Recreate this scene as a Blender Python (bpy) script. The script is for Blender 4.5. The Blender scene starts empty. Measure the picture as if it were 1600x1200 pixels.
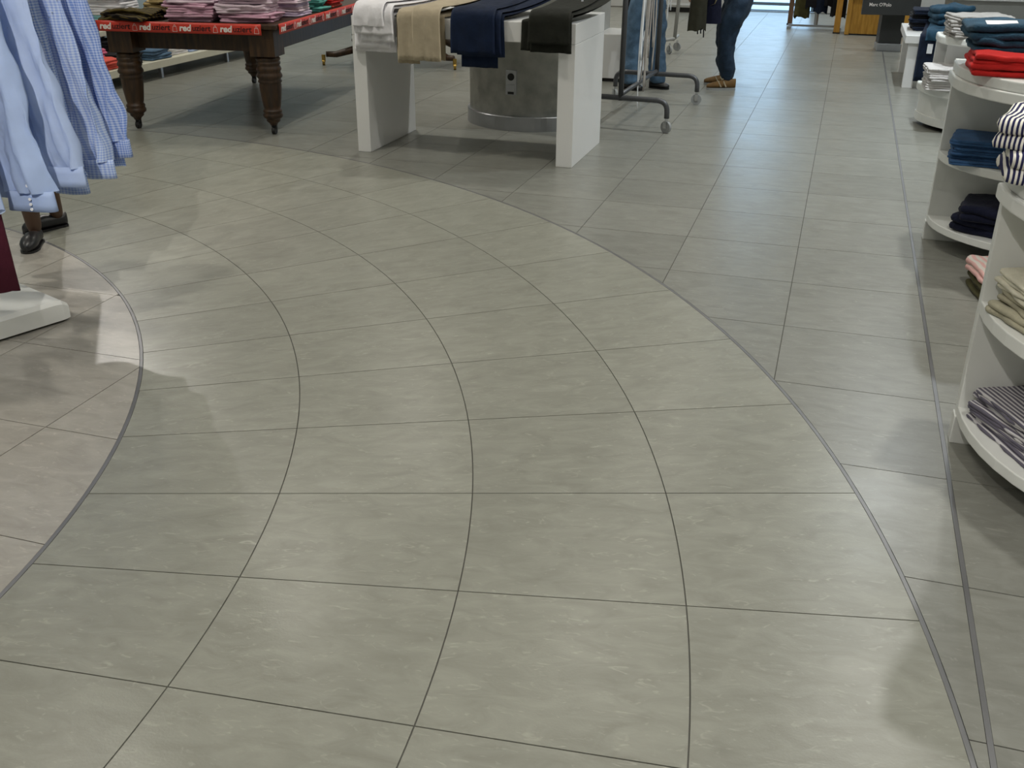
import bpy, bmesh, math, random
from mathutils import Vector, Matrix, noise
random.seed(7)
SC = bpy.context.scene
COL = SC.collection
PI = math.pi

# ------------------------------------------------------------------ camera
CAM_H = 1.64
PITCH, ROLL, FPX = 0.44307, 0.00723, 1577.0
cam_data = bpy.data.cameras.new('camera')
cam_data.sensor_fit = 'HORIZONTAL'
cam_data.sensor_width = 36.0
cam_data.lens = FPX / 1600 * 36.0
cam_data.clip_start = 0.05
cam = bpy.data.objects.new('camera', cam_data)
COL.objects.link(cam)
cam.matrix_world = (Matrix.Translation((0, 0, CAM_H)) @ Matrix.Rotation(PI / 2 - PITCH, 4, 'X')
                    @ Matrix.Rotation(ROLL, 4, 'Z'))
SC.camera = cam

# ------------------------------------------------------------------ world, exposure
world = bpy.data.worlds.new('daylight')
SC.world = world
world.use_nodes = True
bg = world.node_tree.nodes['Background']
bg.inputs[0].default_value = (0.50, 0.74, 1.0, 1)
bg.inputs[1].default_value = 3.7
SC.view_settings.view_transform = 'Standard'
SC.view_settings.look = 'None'
SC.view_settings.gamma = 1.0
SC.view_settings.use_curve_mapping = False
SC.view_settings.exposure = 0.0

# ------------------------------------------------------------------ store axes: the tile grid is turned by GA
GA = 0.29927
CA, SA = math.cos(GA), math.sin(GA)
def G(u, v, z=0.0):
    return Vector((u * CA + v * SA, -u * SA + v * CA, z))
def toG(x, y):
    return (x * CA - y * SA, x * SA + y * CA)
def project(p):
    q = cam.matrix_world.inverted() @ Vector(p)
    if q.z > -0.01:
        return None
    return (800 + FPX * q.x / -q.z, 600 - FPX * q.y / -q.z)

# ------------------------------------------------------------------ ceiling lamps (recessed downlights)
CEIL = 3.3
WARM, COOL, NEUTRAL = (1.0, 0.955, 0.855), (0.90, 0.97, 1.0), (1.0, 0.985, 0.93)
LAMP_ROWS = {-6.1: (20.0, WARM), -3.5: (22.0, WARM), -1.1: (11.5, WARM), 0.78: (25.0, COOL)}
for u, (watt, tone) in LAMP_ROWS.items():
    for k in range(-3, 7):
        ld = bpy.data.lights.new('downlight', 'AREA')
        ld.shape = 'DISK'
        ld.size = 0.10
        ld.energy = watt * ((0.62 if k < 1 else 0.72 if k == 1 else 0.85) if tone is WARM else (0.45, 0.55, 1.1, 0.85, 0.9, 1.9, 1.05, 1.0, 1.0, 1.0)[k + 3])
        ld.color = tone if (tone is WARM or k > 1) else NEUTRAL
        ld.spread = math.radians(135)
        lo = bpy.data.objects.new('downlight', ld)
        COL.objects.link(lo)
        lo.location = G(u, 3.3 + 2.4 * k, CEIL - 0.03)
# track spots turned on the shirts on the left and on the nearest shelf unit
for p, aim, watt, ang in (((-4.0, 9.2, 3.2), (-1.8, 3.5, 0.3), 110.0, 34), ((-1.3, 0.9, 3.2), (-2.15, 4.1, 1.05), 380.0, 26), ((-0.6, -0.2, 3.2), (1.58, 2.95, 0.45), 130.0, 22)):
    ld = bpy.data.lights.new('track_spot', 'SPOT')
    ld.energy = watt; ld.color = (1.0, 0.95, 0.90); ld.spot_size = math.radians(ang); ld.spot_blend = 0.5; ld.shadow_soft_size = 0.03
    lo = bpy.data.objects.new('track_spot', ld)
    COL.objects.link(lo)
    lo.location = p
    lo.rotation_euler = (Vector(aim) - Vector(p)).to_track_quat('-Z', 'Y').to_euler()

# ------------------------------------------------------------------ materials
MATS = {}
def nodes_of(m):
    m.use_nodes = True
    return m.node_tree.nodes, m.node_tree.links
def plain(name, col, rough=0.5, metal=0.0, bump=0.0, bscale=40.0, var=0.0, vscale=8.0, spec=0.5, sheen=0.0, coat=0.0):
    """principled surface with a little procedural colour variation and relief"""
    if name in MATS:
        return MATS[name]
    m = bpy.data.materials.new(name)
    n, l = nodes_of(m)
    b = n['Principled BSDF']
    b.inputs['Roughness'].default_value = rough
    b.inputs['Metallic'].default_value = metal
    b.inputs['Specular IOR Level'].default_value = spec
    if sheen:
        b.inputs['Sheen Weight'].default_value = sheen
    if coat:
        b.inputs['Coat Weight'].default_value = coat
    tc = n.new('ShaderNodeTexCoord')
    nz = n.new('ShaderNodeTexNoise')
    nz.inputs['Scale'].default_value = vscale
    nz.inputs['Detail'].default_value = 4
    l.new(tc.outputs['Object'], nz.inputs['Vector'])
    rp = n.new('ShaderNodeValToRGB')
    v = var
    rp.color_ramp.elements[0].position = 0.3
    rp.color_ramp.elements[1].position = 0.7
    rp.color_ramp.elements[0].color = (*[c * (1 - v) for c in col], 1)
    rp.color_ramp.elements[1].color = (*[min(1, c * (1 + v)) for c in col], 1)
    l.new(nz.outputs['Fac'], rp.inputs[0])
    l.new(rp.outputs[0], b.inputs['Base Color'])
    if bump:
        n2 = n.new('ShaderNodeTexNoise')
        n2.inputs['Scale'].default_value = bscale
        n2.inputs['Detail'].default_value = 3
        l.new(tc.outputs['Object'], n2.inputs['Vector'])
        bp = n.new('ShaderNodeBump')
        bp.inputs['Strength'].default_value = bump
        bp.inputs['Distance'].default_value = 0.01
        l.new(n2.outputs['Fac'], bp.inputs['Height'])
        l.new(bp.outputs[0], b.inputs['Normal'])
    MATS[name] = m
    return m
def fabric(name, col, rough=0.85, var=0.12, bump=0.35, bscale=30):
    return plain(name, col, rough, 0, bump, bscale, var, 14, spec=0.2, sheen=0.05)
def thin(m, amount=0.35):
    n, l = nodes_of(m)
    b = n['Principled BSDF']; out = n['Material Output']
    tr = n.new('ShaderNodeBsdfTranslucent'); mx = n.new('ShaderNodeMixShader'); mx.inputs[0].default_value = amount
    lk = [k for k in l if k.to_socket == b.inputs['Base Color']]
    if lk: l.new(lk[0].from_socket, tr.inputs['Color'])
    l.new(b.outputs[0], mx.inputs[1]); l.new(tr.outputs[0], mx.inputs[2]); l.new(mx.outputs[0], out.inputs['Surface'])
    return m
def striped(name, c1, c2, freq, axis='X', rough=0.85, duty=0.5):
    """cloth with woven stripes across a local axis"""
    if name in MATS:
        return MATS[name]
    m = bpy.data.materials.new(name)
    n, l = nodes_of(m)
    b = n['Principled BSDF']
    b.inputs['Roughness'].default_value = rough
    b.inputs['Specular IOR Level'].default_value = 0.2
    tc = n.new('ShaderNodeTexCoord')
    sp = n.new('ShaderNodeSeparateXYZ')
    l.new(tc.outputs['UV'], sp.inputs[0])
    mu = n.new('ShaderNodeMath'); mu.operation = 'MULTIPLY'; mu.inputs[1].default_value = freq
    l.new(sp.outputs[axis], mu.inputs[0])
    fr = n.new('ShaderNodeMath'); fr.operation = 'FRACT'
    l.new(mu.outputs[0], fr.inputs[0])
    gt = n.new('ShaderNodeMath'); gt.operation = 'GREATER_THAN'; gt.inputs[1].default_value = duty
    l.new(fr.outputs[0], gt.inputs[0])
    mx = n.new('ShaderNodeMixRGB')
    mx.inputs[1].default_value = (*c1, 1); mx.inputs[2].default_value = (*c2, 1)
    l.new(gt.outputs[0], mx.inputs[0])
    l.new(mx.outputs[0], b.inputs['Base Color'])
    MATS[name] = m
    return m
def gingham(name, c1, c2, freq):
    if name in MATS:
        return MATS[name]
    m = bpy.data.materials.new(name)
    n, l = nodes_of(m)
    b = n['Principled BSDF']
    b.inputs['Roughness'].default_value = 0.7
    b.inputs['Specular IOR Level'].default_value = 0.25
    tc = n.new('ShaderNodeTexCoord')
    sp = n.new('ShaderNodeSeparateXYZ')
    l.new(tc.outputs['UV'], sp.inputs[0])
    outs = []
    for ax in ('X', 'Y'):
        mu = n.new('ShaderNodeMath'); mu.operation = 'MULTIPLY'; mu.inputs[1].default_value = freq
        l.new(sp.outputs[ax], mu.inputs[0])
        fr = n.new('ShaderNodeMath'); fr.operation = 'FRACT'; l.new(mu.outputs[0], fr.inputs[0])
        gt = n.new('ShaderNodeMath'); gt.operation = 'GREATER_THAN'; gt.inputs[1].default_value = 0.5
        l.new(fr.outputs[0], gt.inputs[0]); outs.append(gt)
    ad = n.new('ShaderNodeMath'); ad.operation = 'ADD'
    l.new(outs[0].outputs[0], ad.inputs[0]); l.new(outs[1].outputs[0], ad.inputs[1])
    hf = n.new('ShaderNodeMath'); hf.operation = 'MULTIPLY'; hf.inputs[1].default_value = 0.5
    l.new(ad.outputs[0], hf.inputs[0])
    mx = n.new('ShaderNodeMixRGB')
    mx.inputs[1].default_value = (*c1, 1); mx.inputs[2].default_value = (*c2, 1)
    l.new(hf.outputs[0], mx.inputs[0])
    l.new(mx.outputs[0], b.inputs['Base Color'])
    MATS[name] = m
    return m
def wood(name, c1, c2, rough=0.4, axis_scale=(6, 6, 0.8)):
    if name in MATS:
        return MATS[name]
    m = bpy.data.materials.new(name)
    n, l = nodes_of(m)
    b = n['Principled BSDF']
    b.inputs['Roughness'].default_value = rough
    tc = n.new('ShaderNodeTexCoord')
    mp = n.new('ShaderNodeMapping'); mp.inputs['Scale'].default_value = axis_scale
    l.new(tc.outputs['Object'], mp.inputs[0])
    nz = n.new('ShaderNodeTexNoise'); nz.inputs['Scale'].default_value = 6; nz.inputs['Detail'].default_value = 6
    l.new(mp.outputs[0], nz.inputs['Vector'])
    rp = n.new('ShaderNodeValToRGB')
    rp.color_ramp.elements[0].position = 0.35; rp.color_ramp.elements[1].position = 0.68
    rp.color_ramp.elements[0].color = (*c1, 1); rp.color_ramp.elements[1].color = (*c2, 1)
    l.new(nz.outputs['Fac'], rp.inputs[0]); l.new(rp.outputs[0], b.inputs['Base Color'])
    MATS[name] = m
    return m
def tile_material(name, tint):
    """honed stoneware: grey-beige, fine cloudy streaks, each tile its own tone"""
    m = bpy.data.materials.new(name)
    def T(c): return (*[a * b for a, b in zip(c, tint)], 1)
    n, l = nodes_of(m)
    b = n['Principled BSDF']
    tc = n.new('ShaderNodeTexCoord')
    oi = n.new('ShaderNodeObjectInfo')
    sc = n.new('ShaderNodeVectorMath'); sc.operation = 'SCALE'
    cb = n.new('ShaderNodeCombineXYZ')
    for k in range(3):
        l.new(oi.outputs['Random'], cb.inputs[k])
    l.new(cb.outputs[0], sc.inputs[0]); sc.inputs['Scale'].default_value = 37.0
    ad = n.new('ShaderNodeVectorMath'); ad.operation = 'ADD'
    l.new(tc.outputs['Object'], ad.inputs[0]); l.new(sc.outputs[0], ad.inputs[1])
    mp = n.new('ShaderNodeMapping'); mp.inputs['Scale'].default_value = (1.0, 2.3, 1.0)
    l.new(ad.outputs[0], mp.inputs[0])
    n1 = n.new('ShaderNodeTexNoise'); n1.inputs['Scale'].default_value = 7; n1.inputs['Detail'].default_value = 8
    n1.inputs['Roughness'].default_value = 0.62; n1.inputs['Distortion'].default_value = 0.8
    l.new(mp.outputs[0], n1.inputs['Vector'])
    r1 = n.new('ShaderNodeValToRGB')
    r1.color_ramp.elements[0].position = 0.30; r1.color_ramp.elements[1].position = 0.74
    r1.color_ramp.elements[0].color = T((0.215, 0.212, 0.180))
    r1.color_ramp.elements[1].color = T((0.298, 0.296, 0.255))
    l.new(n1.outputs['Fac'], r1.inputs[0])
    # pale flecks
    n2 = n.new('ShaderNodeTexNoise'); n2.inputs['Scale'].default_value = 19; n2.inputs['Detail'].default_value = 5
    n2.inputs['Distortion'].default_value = 1.5
    l.new(mp.outputs[0], n2.inputs['Vector'])
    r2 = n.new('ShaderNodeValToRGB')
    r2.color_ramp.elements[0].position = 0.60; r2.color_ramp.elements[1].position = 0.78
    r2.color_ramp.elements[0].color = (0, 0, 0, 1); r2.color_ramp.elements[1].color = (0.65, 0.65, 0.65, 1)
    l.new(n2.outputs['Fac'], r2.inputs[0])
    mx = n.new('ShaderNodeMixRGB'); mx.inputs[2].default_value = T((0.41, 0.40, 0.345))
    l.new(r2.outputs[0], mx.inputs[0]); l.new(r1.outputs[0], mx.inputs[1])
    # tone of the single tile
    mr = n.new('ShaderNodeMapRange'); mr.inputs['To Min'].default_value = 0.95; mr.inputs['To Max'].default_value = 1.04
    l.new(oi.outputs['Random'], mr.inputs['Value'])
    ml = n.new('ShaderNodeVectorMath'); ml.operation = 'SCALE'
    l.new(mx.outputs[0], ml.inputs[0]); l.new(mr.outputs[0], ml.inputs['Scale'])
    l.new(ml.outputs[0], b.inputs['Base Color'])
    n3 = n.new('ShaderNodeTexNoise'); n3.inputs['Scale'].default_value = 5; n3.inputs['Detail'].default_value = 4
    l.new(ad.outputs[0], n3.inputs['Vector'])
    m3 = n.new('ShaderNodeMapRange'); m3.inputs['To Min'].default_value = 0.25; m3.inputs['To Max'].default_value = 0.38
    l.new(n3.outputs['Fac'], m3.inputs['Value']); l.new(m3.outputs[0], b.inputs['Roughness'])
    b.inputs['Specular IOR Level'].default_value = 0.5
    n4 = n.new('ShaderNodeTexNoise'); n4.inputs['Scale'].default_value = 160; n4.inputs['Detail'].default_value = 2
    l.new(tc.outputs['Object'], n4.inputs['Vector'])
    bp = n.new('ShaderNodeBump'); bp.inputs['Strength'].default_value = 0.06; bp.inputs['Distance'].default_value = 0.004
    l.new(n4.outputs['Fac'], bp.inputs['Height']); l.new(bp.outputs[0], b.inputs['Normal'])
    return m

M_TILE = tile_material('ring_stoneware', (1.03, 1.04, 1.03))
M_TILE_OUT = tile_material('grid_stoneware', (0.86, 0.87, 0.90))
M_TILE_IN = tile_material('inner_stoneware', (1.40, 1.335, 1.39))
M_GROUT = plain('grout', (0.095, 0.092, 0.08), 0.9, var=0.15)
M_STRIP = plain('brushed_strip', (0.20, 0.20, 0.205), 0.42, 0.6, var=0.12, vscale=3)
M_WHITE = plain('white_lacquer', (0.80, 0.80, 0.79), 0.32, var=0.015, vscale=3)
M_WHITE2 = plain('white_melamine', (0.74, 0.75, 0.72), 0.38, var=0.03, vscale=4)
M_CREAM = plain('cream_paint', (0.62, 0.60, 0.49), 0.5, var=0.05)
M_WALL = plain('wall_paint', (0.40, 0.50, 0.55), 0.85, bump=0.05, bscale=120, var=0.03)
M_WALLW = plain('white_wall_paint', (0.66, 0.66, 0.64), 0.85, bump=0.05, bscale=120, var=0.03)
M_CEIL = plain('ceiling_paint', (0.75, 0.75, 0.73), 0.9, var=0.02)
M_DWOOD = wood('dark_walnut', (0.020, 0.009, 0.003), (0.062, 0.029, 0.009), 0.45)
M_OAK = wood('golden_oak', (0.42, 0.20, 0.025), (0.60, 0.32, 0.05), 0.45)
M_RED = plain('red_sale_paper', (0.62, 0.045, 0.025), 0.42, var=0.05)
M_INKW = plain('white_print', (0.85, 0.80, 0.76), 0.6)
M_INKD = plain('dark_print', (0.03, 0.006, 0.006), 0.6)
M_CONC = plain('concrete', (0.44, 0.44, 0.40), 0.7, bump=0.15, bscale=30, var=0.22, vscale=9)
M_STEEL = plain('steel', (0.45, 0.46, 0.48), 0.33, 0.9, var=0.05)
M_GREYTUBE = plain('grey_tube_paint', (0.085, 0.088, 0.095), 0.4, 0.4, var=0.05)
M_CHROME = plain('chrome', (0.65, 0.66, 0.68), 0.2, 1.0, var=0.03)
M_BLACK = plain('black_plastic', (0.012, 0.012, 0.013), 0.45)
M_BRASS = plain('brass', (0.45, 0.30, 0.08), 0.35, 0.9, var=0.1)
M_ANTH = plain('anthracite_panel', (0.035, 0.037, 0.037), 0.55, var=0.05)
M_GREYP = plain('grey_panel', (0.36, 0.36, 0.34), 0.6, var=0.04)
M_TAG = plain('white_card', (0.80, 0.82, 0.84), 0.6)
M_SKIN = plain('stocking_skin', (0.085, 0.045, 0.026), 0.55, var=0.1)
M_SKINL = plain('light_skin', (0.55, 0.34, 0.25), 0.55, var=0.06)
M_HAIR = plain('brown_hair', (0.05, 0.028, 0.015), 0.5, var=0.2, bump=0.3, bscale=60)
M_RUBBER = plain('grey_rubber', (0.30, 0.31, 0.31), 0.6)

F = dict(
 shirt_blue=thin(fabric('shirt_blue', (0.50, 0.63, 0.88), 0.55, 0.05, 0.15, 18)),
 shirt_pale=thin(fabric('shirt_pale_blue', (0.56, 0.68, 0.91), 0.55, 0.05, 0.15, 18)),
 maroon=fabric('maroon_cloth', (0.055, 0.008, 0.018)),
 white=fabric('white_cotton', (0.78, 0.77, 0.80), var=0.04),
 beige=fabric('beige_cotton', (0.44, 0.375, 0.27), var=0.07),
 beige2=fabric('dark_beige_cotton', (0.38, 0.32, 0.22), var=0.07),
 navy=fabric('navy_cotton', (0.006, 0.014, 0.040), var=0.15),
 olive_black=fabric('olive_black_cotton', (0.014, 0.015, 0.011), var=0.15),
 pink=fabric('pink_pique', (0.60, 0.36, 0.46), var=0.12),
 pink_pale=fabric('pale_pink_pique', (0.74, 0.60, 0.68), var=0.08),
 lilac=fabric('lilac_pique', (0.60, 0.50, 0.66), var=0.1),
 teal=fabric('teal_pique', (0.10, 0.36, 0.32), var=0.25),
 red=fabric('red_cotton', (0.52, 0.018, 0.016), var=0.1),
 coral=fabric('coral_cotton', (0.70, 0.11, 0.08), var=0.1),
 rose=fabric('rose_cotton', (0.62, 0.14, 0.24), var=0.1),
 black=fabric('black_cotton', (0.010, 0.010, 0.013), var=0.2),
 jean=fabric('mid_denim', (0.036, 0.095, 0.215), var=0.2, bump=0.5, bscale=120),
 jean_teal=fabric('teal_denim', (0.020, 0.062, 0.105), var=0.3, bump=0.5, bscale=120),
 jean_dark=fabric('dark_denim', (0.007, 0.013, 0.030), var=0.3, bump=0.5, bscale=120),
 jean_light=fabric('washed_denim', (0.085, 0.150, 0.235), var=0.25, bump=0.5, bscale=120),
 jean_ind=fabric('indigo_denim', (0.016, 0.031, 0.055), var=0.3, bump=0.5, bscale=120),
 grey=fabric('grey_knit', (0.36, 0.34, 0.32), var=0.14, bump=0.6, bscale=90),
 greyw=fabric('pale_grey_knit', (0.55, 0.53, 0.52), var=0.1, bump=0.6, bscale=90),
 sand=fabric('sand_knit', (0.66, 0.63, 0.51), var=0.08, bump=0.5, bscale=70),
 sand_dark=fabric('dark_sand_knit', (0.38, 0.355, 0.26), var=0.12, bump=0.5, bscale=70),
 navy_knit=fabric('navy_knit', (0.008, 0.010, 0.028), var=0.2, bump=0.5, bscale=70),
 olive_coat=fabric('olive_coat', (0.035, 0.034, 0.022), var=0.2),
 khaki=fabric('khaki_bag', (0.25, 0.22, 0.13), var=0.1),
 olive=fabric('olive_cloth', (0.06, 0.055, 0.02), var=0.25),
 aqua=fabric('aqua_cloth', (0.30, 0.60, 0.62), var=0.08),
)
S_OLIVE = striped('olive_striped_knit', (0.10, 0.075, 0.022), (0.018, 0.014, 0.012), 26, 'Y')
S_TAN = striped('tan_striped_knit', (0.42, 0.31, 0.14), (0.05, 0.04, 0.035), 15, 'Y', duty=0.72)
S_NAVY = striped('navy_white_stripe', (0.78, 0.76, 0.68), (0.022, 0.022, 0.075), 75, 'X')
S_GREY = striped('grey_white_stripe', (0.58, 0.56, 0.57), (0.13, 0.12, 0.155), 60, 'X', duty=0.45)
S_PINK = striped('pink_white_stripe', (0.75, 0.45, 0.42), (0.72, 0.66, 0.6), 30, 'X')
GING = thin(gingham('blue_gingham', (0.62, 0.72, 0.92), (0.20, 0.33, 0.72), 95))
GING2 = thin(gingham('pale_blue_gingham', (0.68, 0.78, 0.94), (0.32, 0.45, 0.80), 95))

# ------------------------------------------------------------------ object helpers
def tag(o, label=None, cat=None, group=None, kind=None):
    if label: o['label'] = label
    if cat: o['category'] = cat
    if group: o['group'] = group
    if kind: o['kind'] = kind
    return o
def empty(name, loc, rz=0.0, label=None, cat=None, group=None):
    o = bpy.data.objects.new(name, None)
    o.empty_display_size = 0.1
    COL.objects.link(o)
    o.location = loc
    o.rotation_euler = (0, 0, rz)
    return tag(o, label, cat, group)
class MB:
    def __init__(s):
        s.v = []; s.f = []; s.uv = {}
    def add(s, verts, faces, uvs=None):
        k = len(s.v)
        s.v += [tuple(p) for p in verts]
        s.f += [tuple(i + k for i in f) for f in faces]
        if uvs:
            for i, t in enumerate(uvs): s.uv[k + i] = t
        return s
    def box(s, c, d, rz=0.0):
        x, y, z = (q / 2 for q in d)
        cz, sz = math.cos(rz), math.sin(rz)
        vs = []
        for dz in (-z, z):
            for dx, dy in ((-x, -y), (x, -y), (x, y), (-x, y)):
                vs.append((c[0] + dx * cz - dy * sz, c[1] + dx * sz + dy * cz, c[2] + dz))
        return s.add(vs, [(3, 2, 1, 0), (4, 5, 6, 7), (0, 1, 5, 4), (1, 2, 6, 5), (2, 3, 7, 6), (3, 0, 4, 7)])
    def prism(s, outline, z0, z1):
        n = len(outline)
        vs = [(p[0], p[1], z0) for p in outline] + [(p[0], p[1], z1) for p in outline]
        fs = [tuple(range(n - 1, -1, -1)), tuple(range(n, 2 * n))]
        fs += [(i, (i + 1) % n, n + (i + 1) % n, n + i) for i in range(n)]
        return s.add(vs, fs)
    def lathe(s, prof, c=(0, 0, 0), seg=24):
        vs = []; fs = []
        n = len(prof)
        for r, z in prof:
            for k in range(seg):
                a = 2 * PI * k / seg
                vs.append((c[0] + r * math.cos(a), c[1] + r * math.sin(a), c[2] + z))
        for i in range(n - 1):
            for k in range(seg):
                a, b = i * seg + k, i * seg + (k + 1) % seg
                fs.append((a, b, b + seg, a + seg))
        fs.append(tuple(range(seg - 1, -1, -1)))
        fs.append(tuple((n - 1) * seg + k for k in range(seg)))
        return s.add(vs, fs)
    def tube(s, pts, r, seg=10, cap=True):
        pts = [Vector(p) for p in pts]
        rs = r if isinstance(r, (list, tuple)) else [r] * len(pts)
        vs = []; fs = []
        up = Vector((0, 0, 1))
        t0 = (pts[1] - pts[0]).normalized()
        nrm = t0.orthogonal().normalized()
        for i, p in enumerate(pts):
            a = pts[max(0, i - 1)]; b = pts[min(len(pts) - 1, i + 1)]
            t = (b - a).normalized()
            nrm = (nrm - t * nrm.dot(t)).normalized()
            bn = t.cross(nrm)
            for k in range(seg):
                an = 2 * PI * k / seg
                vs.append(p + (nrm * math.cos(an) + bn * math.sin(an)) * rs[i])
        for i in range(len(pts) - 1):
            for k in range(seg):
                a, b = i * seg + k, i * seg + (k + 1) % seg
                fs.append((a, b, b + seg, a + seg))
        if cap:
            fs.append(tuple(range(seg - 1, -1, -1)))
            fs.append(tuple((len(pts) - 1) * seg + k for k in range(seg)))
        return s.add(vs, fs)
    def cyl(s, a, b, r, seg=16):
        return s.tube([a, b], r, seg)
    def grid(s, fn, nu, nv, closed=False, uvf=None):
        """fn(i/nu, j/nv) -> point; closed wraps u"""
        cu = nu if closed else nu + 1
        vs = []; uvs = []
        for j in range(nv + 1):
            for i in range(cu):
                vs.append(fn(i / nu, j / nv))
                uvs.append(uvf(i / nu, j / nv) if uvf else (i / nu, j / nv))
        fs = []
        for j in range(nv):
            for i in range(nu):
                a = j * cu + i; b = j * cu + (i + 1) % cu
                fs.append((a, b, b + cu, a + cu))
        return s.add(vs, fs, uvs)
    def mesh(s, name, mat, smooth=False):
        me = bpy.data.meshes.new(name)
        me.from_pydata(s.v, [], s.f)
        if s.uv:
            ul = me.uv_layers.new(name='cloth')
            for lp in me.loops:
                ul.data[lp.index].uv = s.uv.get(lp.vertex_index, (0, 0))
        if mat: me.materials.append(mat)
        if smooth:
            for p in me.polygons: p.use_smooth = True
        me.update()
        return me
    def build(s, name, mat, parent=None, smooth=False, bevel=0.0, loc=None, rz=0.0, solid=0.0, fix=True):
        me = s.mesh(name, mat, smooth)
        if fix:
            bm = bmesh.new(); bm.from_mesh(me)
            bmesh.ops.recalc_face_normals(bm, faces=bm.faces)
            bm.to_mesh(me); bm.free()
        o = bpy.data.objects.new(name, me)
        COL.objects.link(o)
        if parent: o.parent = parent
        if loc is not None: o.location = loc
        o.rotation_euler = (0, 0, rz)
        if solid:
            md = o.modifiers.new('thickness', 'SOLIDIFY'); md.thickness = solid; md.offset = 0
        if bevel:
            md = o.modifiers.new('edge', 'BEVEL'); md.width = bevel; md.segments = 2; md.limit_method = 'ANGLE'
            md.angle_limit = 0.7
        return o
def copy_tree(root):
    r = root.copy(); COL.objects.link(r)
    for ch in root.children:
        c = ch.copy(); COL.objects.link(c); c.parent = r
        for g in ch.children:
            d = g.copy(); COL.objects.link(d); d.parent = c
    return r
def nz(x, y=0.0, z=0.0):
    return noise.noise(Vector((x, y, z)))

# ================================================================== THE SETTING
# ---------------- floor: grout bed, ring paving, square grid, metal strips
floor_bed = MB()
corners = [G(-7.6, -4.0), G(3.6, -4.0), G(3.6, 19.2), G(-7.6, 19.2)]
floor_bed.prism([(p.x, p.y) for p in corners], -0.10, -0.003)
FLOOR = tag(floor_bed.build('floor', M_GROUT), kind='structure')
CX, CY = -4.6976, 2.6000
RAD = [3.3949, 3.9847, 4.5785, 5.1760, 5.7707]
T0, DT = 0.01479, 0.10748
GAP = 0.0019           # half a joint
SW = 0.0065            # half a metal strip
TH = 0.010
def arc(r, a0, a1, n):
    return [(r * math.cos(a0 + (a1 - a0) * i / n), r * math.sin(a0 + (a1 - a0) * i / n)) for i in range(n + 1)]
tile_jobs = []         # (distance, maker)
# ring tiles: one shared mesh for each ring
ring_mesh = []
for k in range(4):
    ri = RAD[k] + (SW + 0.001 if k == 0 else GAP)
    ro = RAD[k + 1] - (SW + 0.001 if k == 3 else GAP)
    o_ = arc(ro, -DT / 2 + GAP / ro, DT / 2 - GAP / ro, 8)
    i_ = arc(ri, DT / 2 - GAP / ri, -DT / 2 + GAP / ri, 8)
    rm = (ri + ro) / 2
    ring_mesh.append((MB().prism([(x - rm, y) for x, y in o_ + i_], -TH, 0.0).mesh('ring_tile', M_TILE), rm))
for k in range(4):
    for j in range(-29, 30):
        a = T0 + (j + 0.5) * DT
        me, rm = ring_mesh[k]
        p = Vector((CX + rm * math.cos(a), CY + rm * math.sin(a), 0))
        tile_jobs.append((p, me, a))
# square tiles clipped by the circles
ULINES = {k: -0.0735 + 0.5935 * k for k in range(-14, 1)}
ULINES.update({k: 0.512 + 0.5935 * (k - 1) for k in range(1, 7)})
V0, DV = 4.8188, 0.5872
def clip_circle(poly, R, keep_inside):
    """poly: list of xy round the circle centre at origin"""
    def ins(p): return (math.hypot(*p) <= R) == keep_inside
    if all(ins(p) for p in poly):
        # an edge may still dip over the circle when we keep the outside
        pass
    out = []; pend = None; first_enter = None
    n = len(poly)
    events = []
    for i in range(n):
        a, b = poly[i], poly[(i + 1) % n]
        if ins(a): events.append(('v', a))
        dx, dy = b[0] - a[0], b[1] - a[1]
        A = dx * dx + dy * dy; B = 2 * (a[0] * dx + a[1] * dy); C = a[0] ** 2 + a[1] ** 2 - R * R
        D = B * B - 4 * A * C
        if D > 0:
            sq = math.sqrt(D)
            for t in sorted(((-B - sq) / (2 * A), (-B + sq) / (2 * A))):
                if 0 < t < 1:
                    events.append(('x', (a[0] + dx * t, a[1] + dy * t)))
    if not any(e[0] == 'x' for e in events):
        return [e[1] for e in events]
    # after an 'x' that leaves the kept side, the next event is an 'x' too: put an arc between them
    m = len(events)
    for i, e in enumerate(events):
        out.append(e[1])
        if e[0] == 'x' and events[(i + 1) % m][0] == 'x':
            p, q = e[1], events[(i + 1) % m][1]
            mid = ((p[0] + q[0]) / 2, (p[1] + q[1]) / 2)
            # leaving only if the previous kept point lies before it
            prev = events[i - 1]
            if prev[0] == 'v' or m == 2 or len([x for x in events if x[0] == 'x']) == 2:
                a0 = math.atan2(p[1], p[0]); a1 = math.atan2(q[1], q[0])
                d = (a1 - a0 + PI) % (2 * PI) - PI
                for s in range(1, 8):
                    aa = a0 + d * s / 8
                    out.append((R * math.cos(aa), R * math.sin(aa)))
    return out
full_tile = {}
def poly_area(p):
    return 0.5 * sum(p[i][0] * p[(i + 1) % len(p)][1] - p[(i + 1) % len(p)][0] * p[i][1] for i in range(len(p)))
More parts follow.
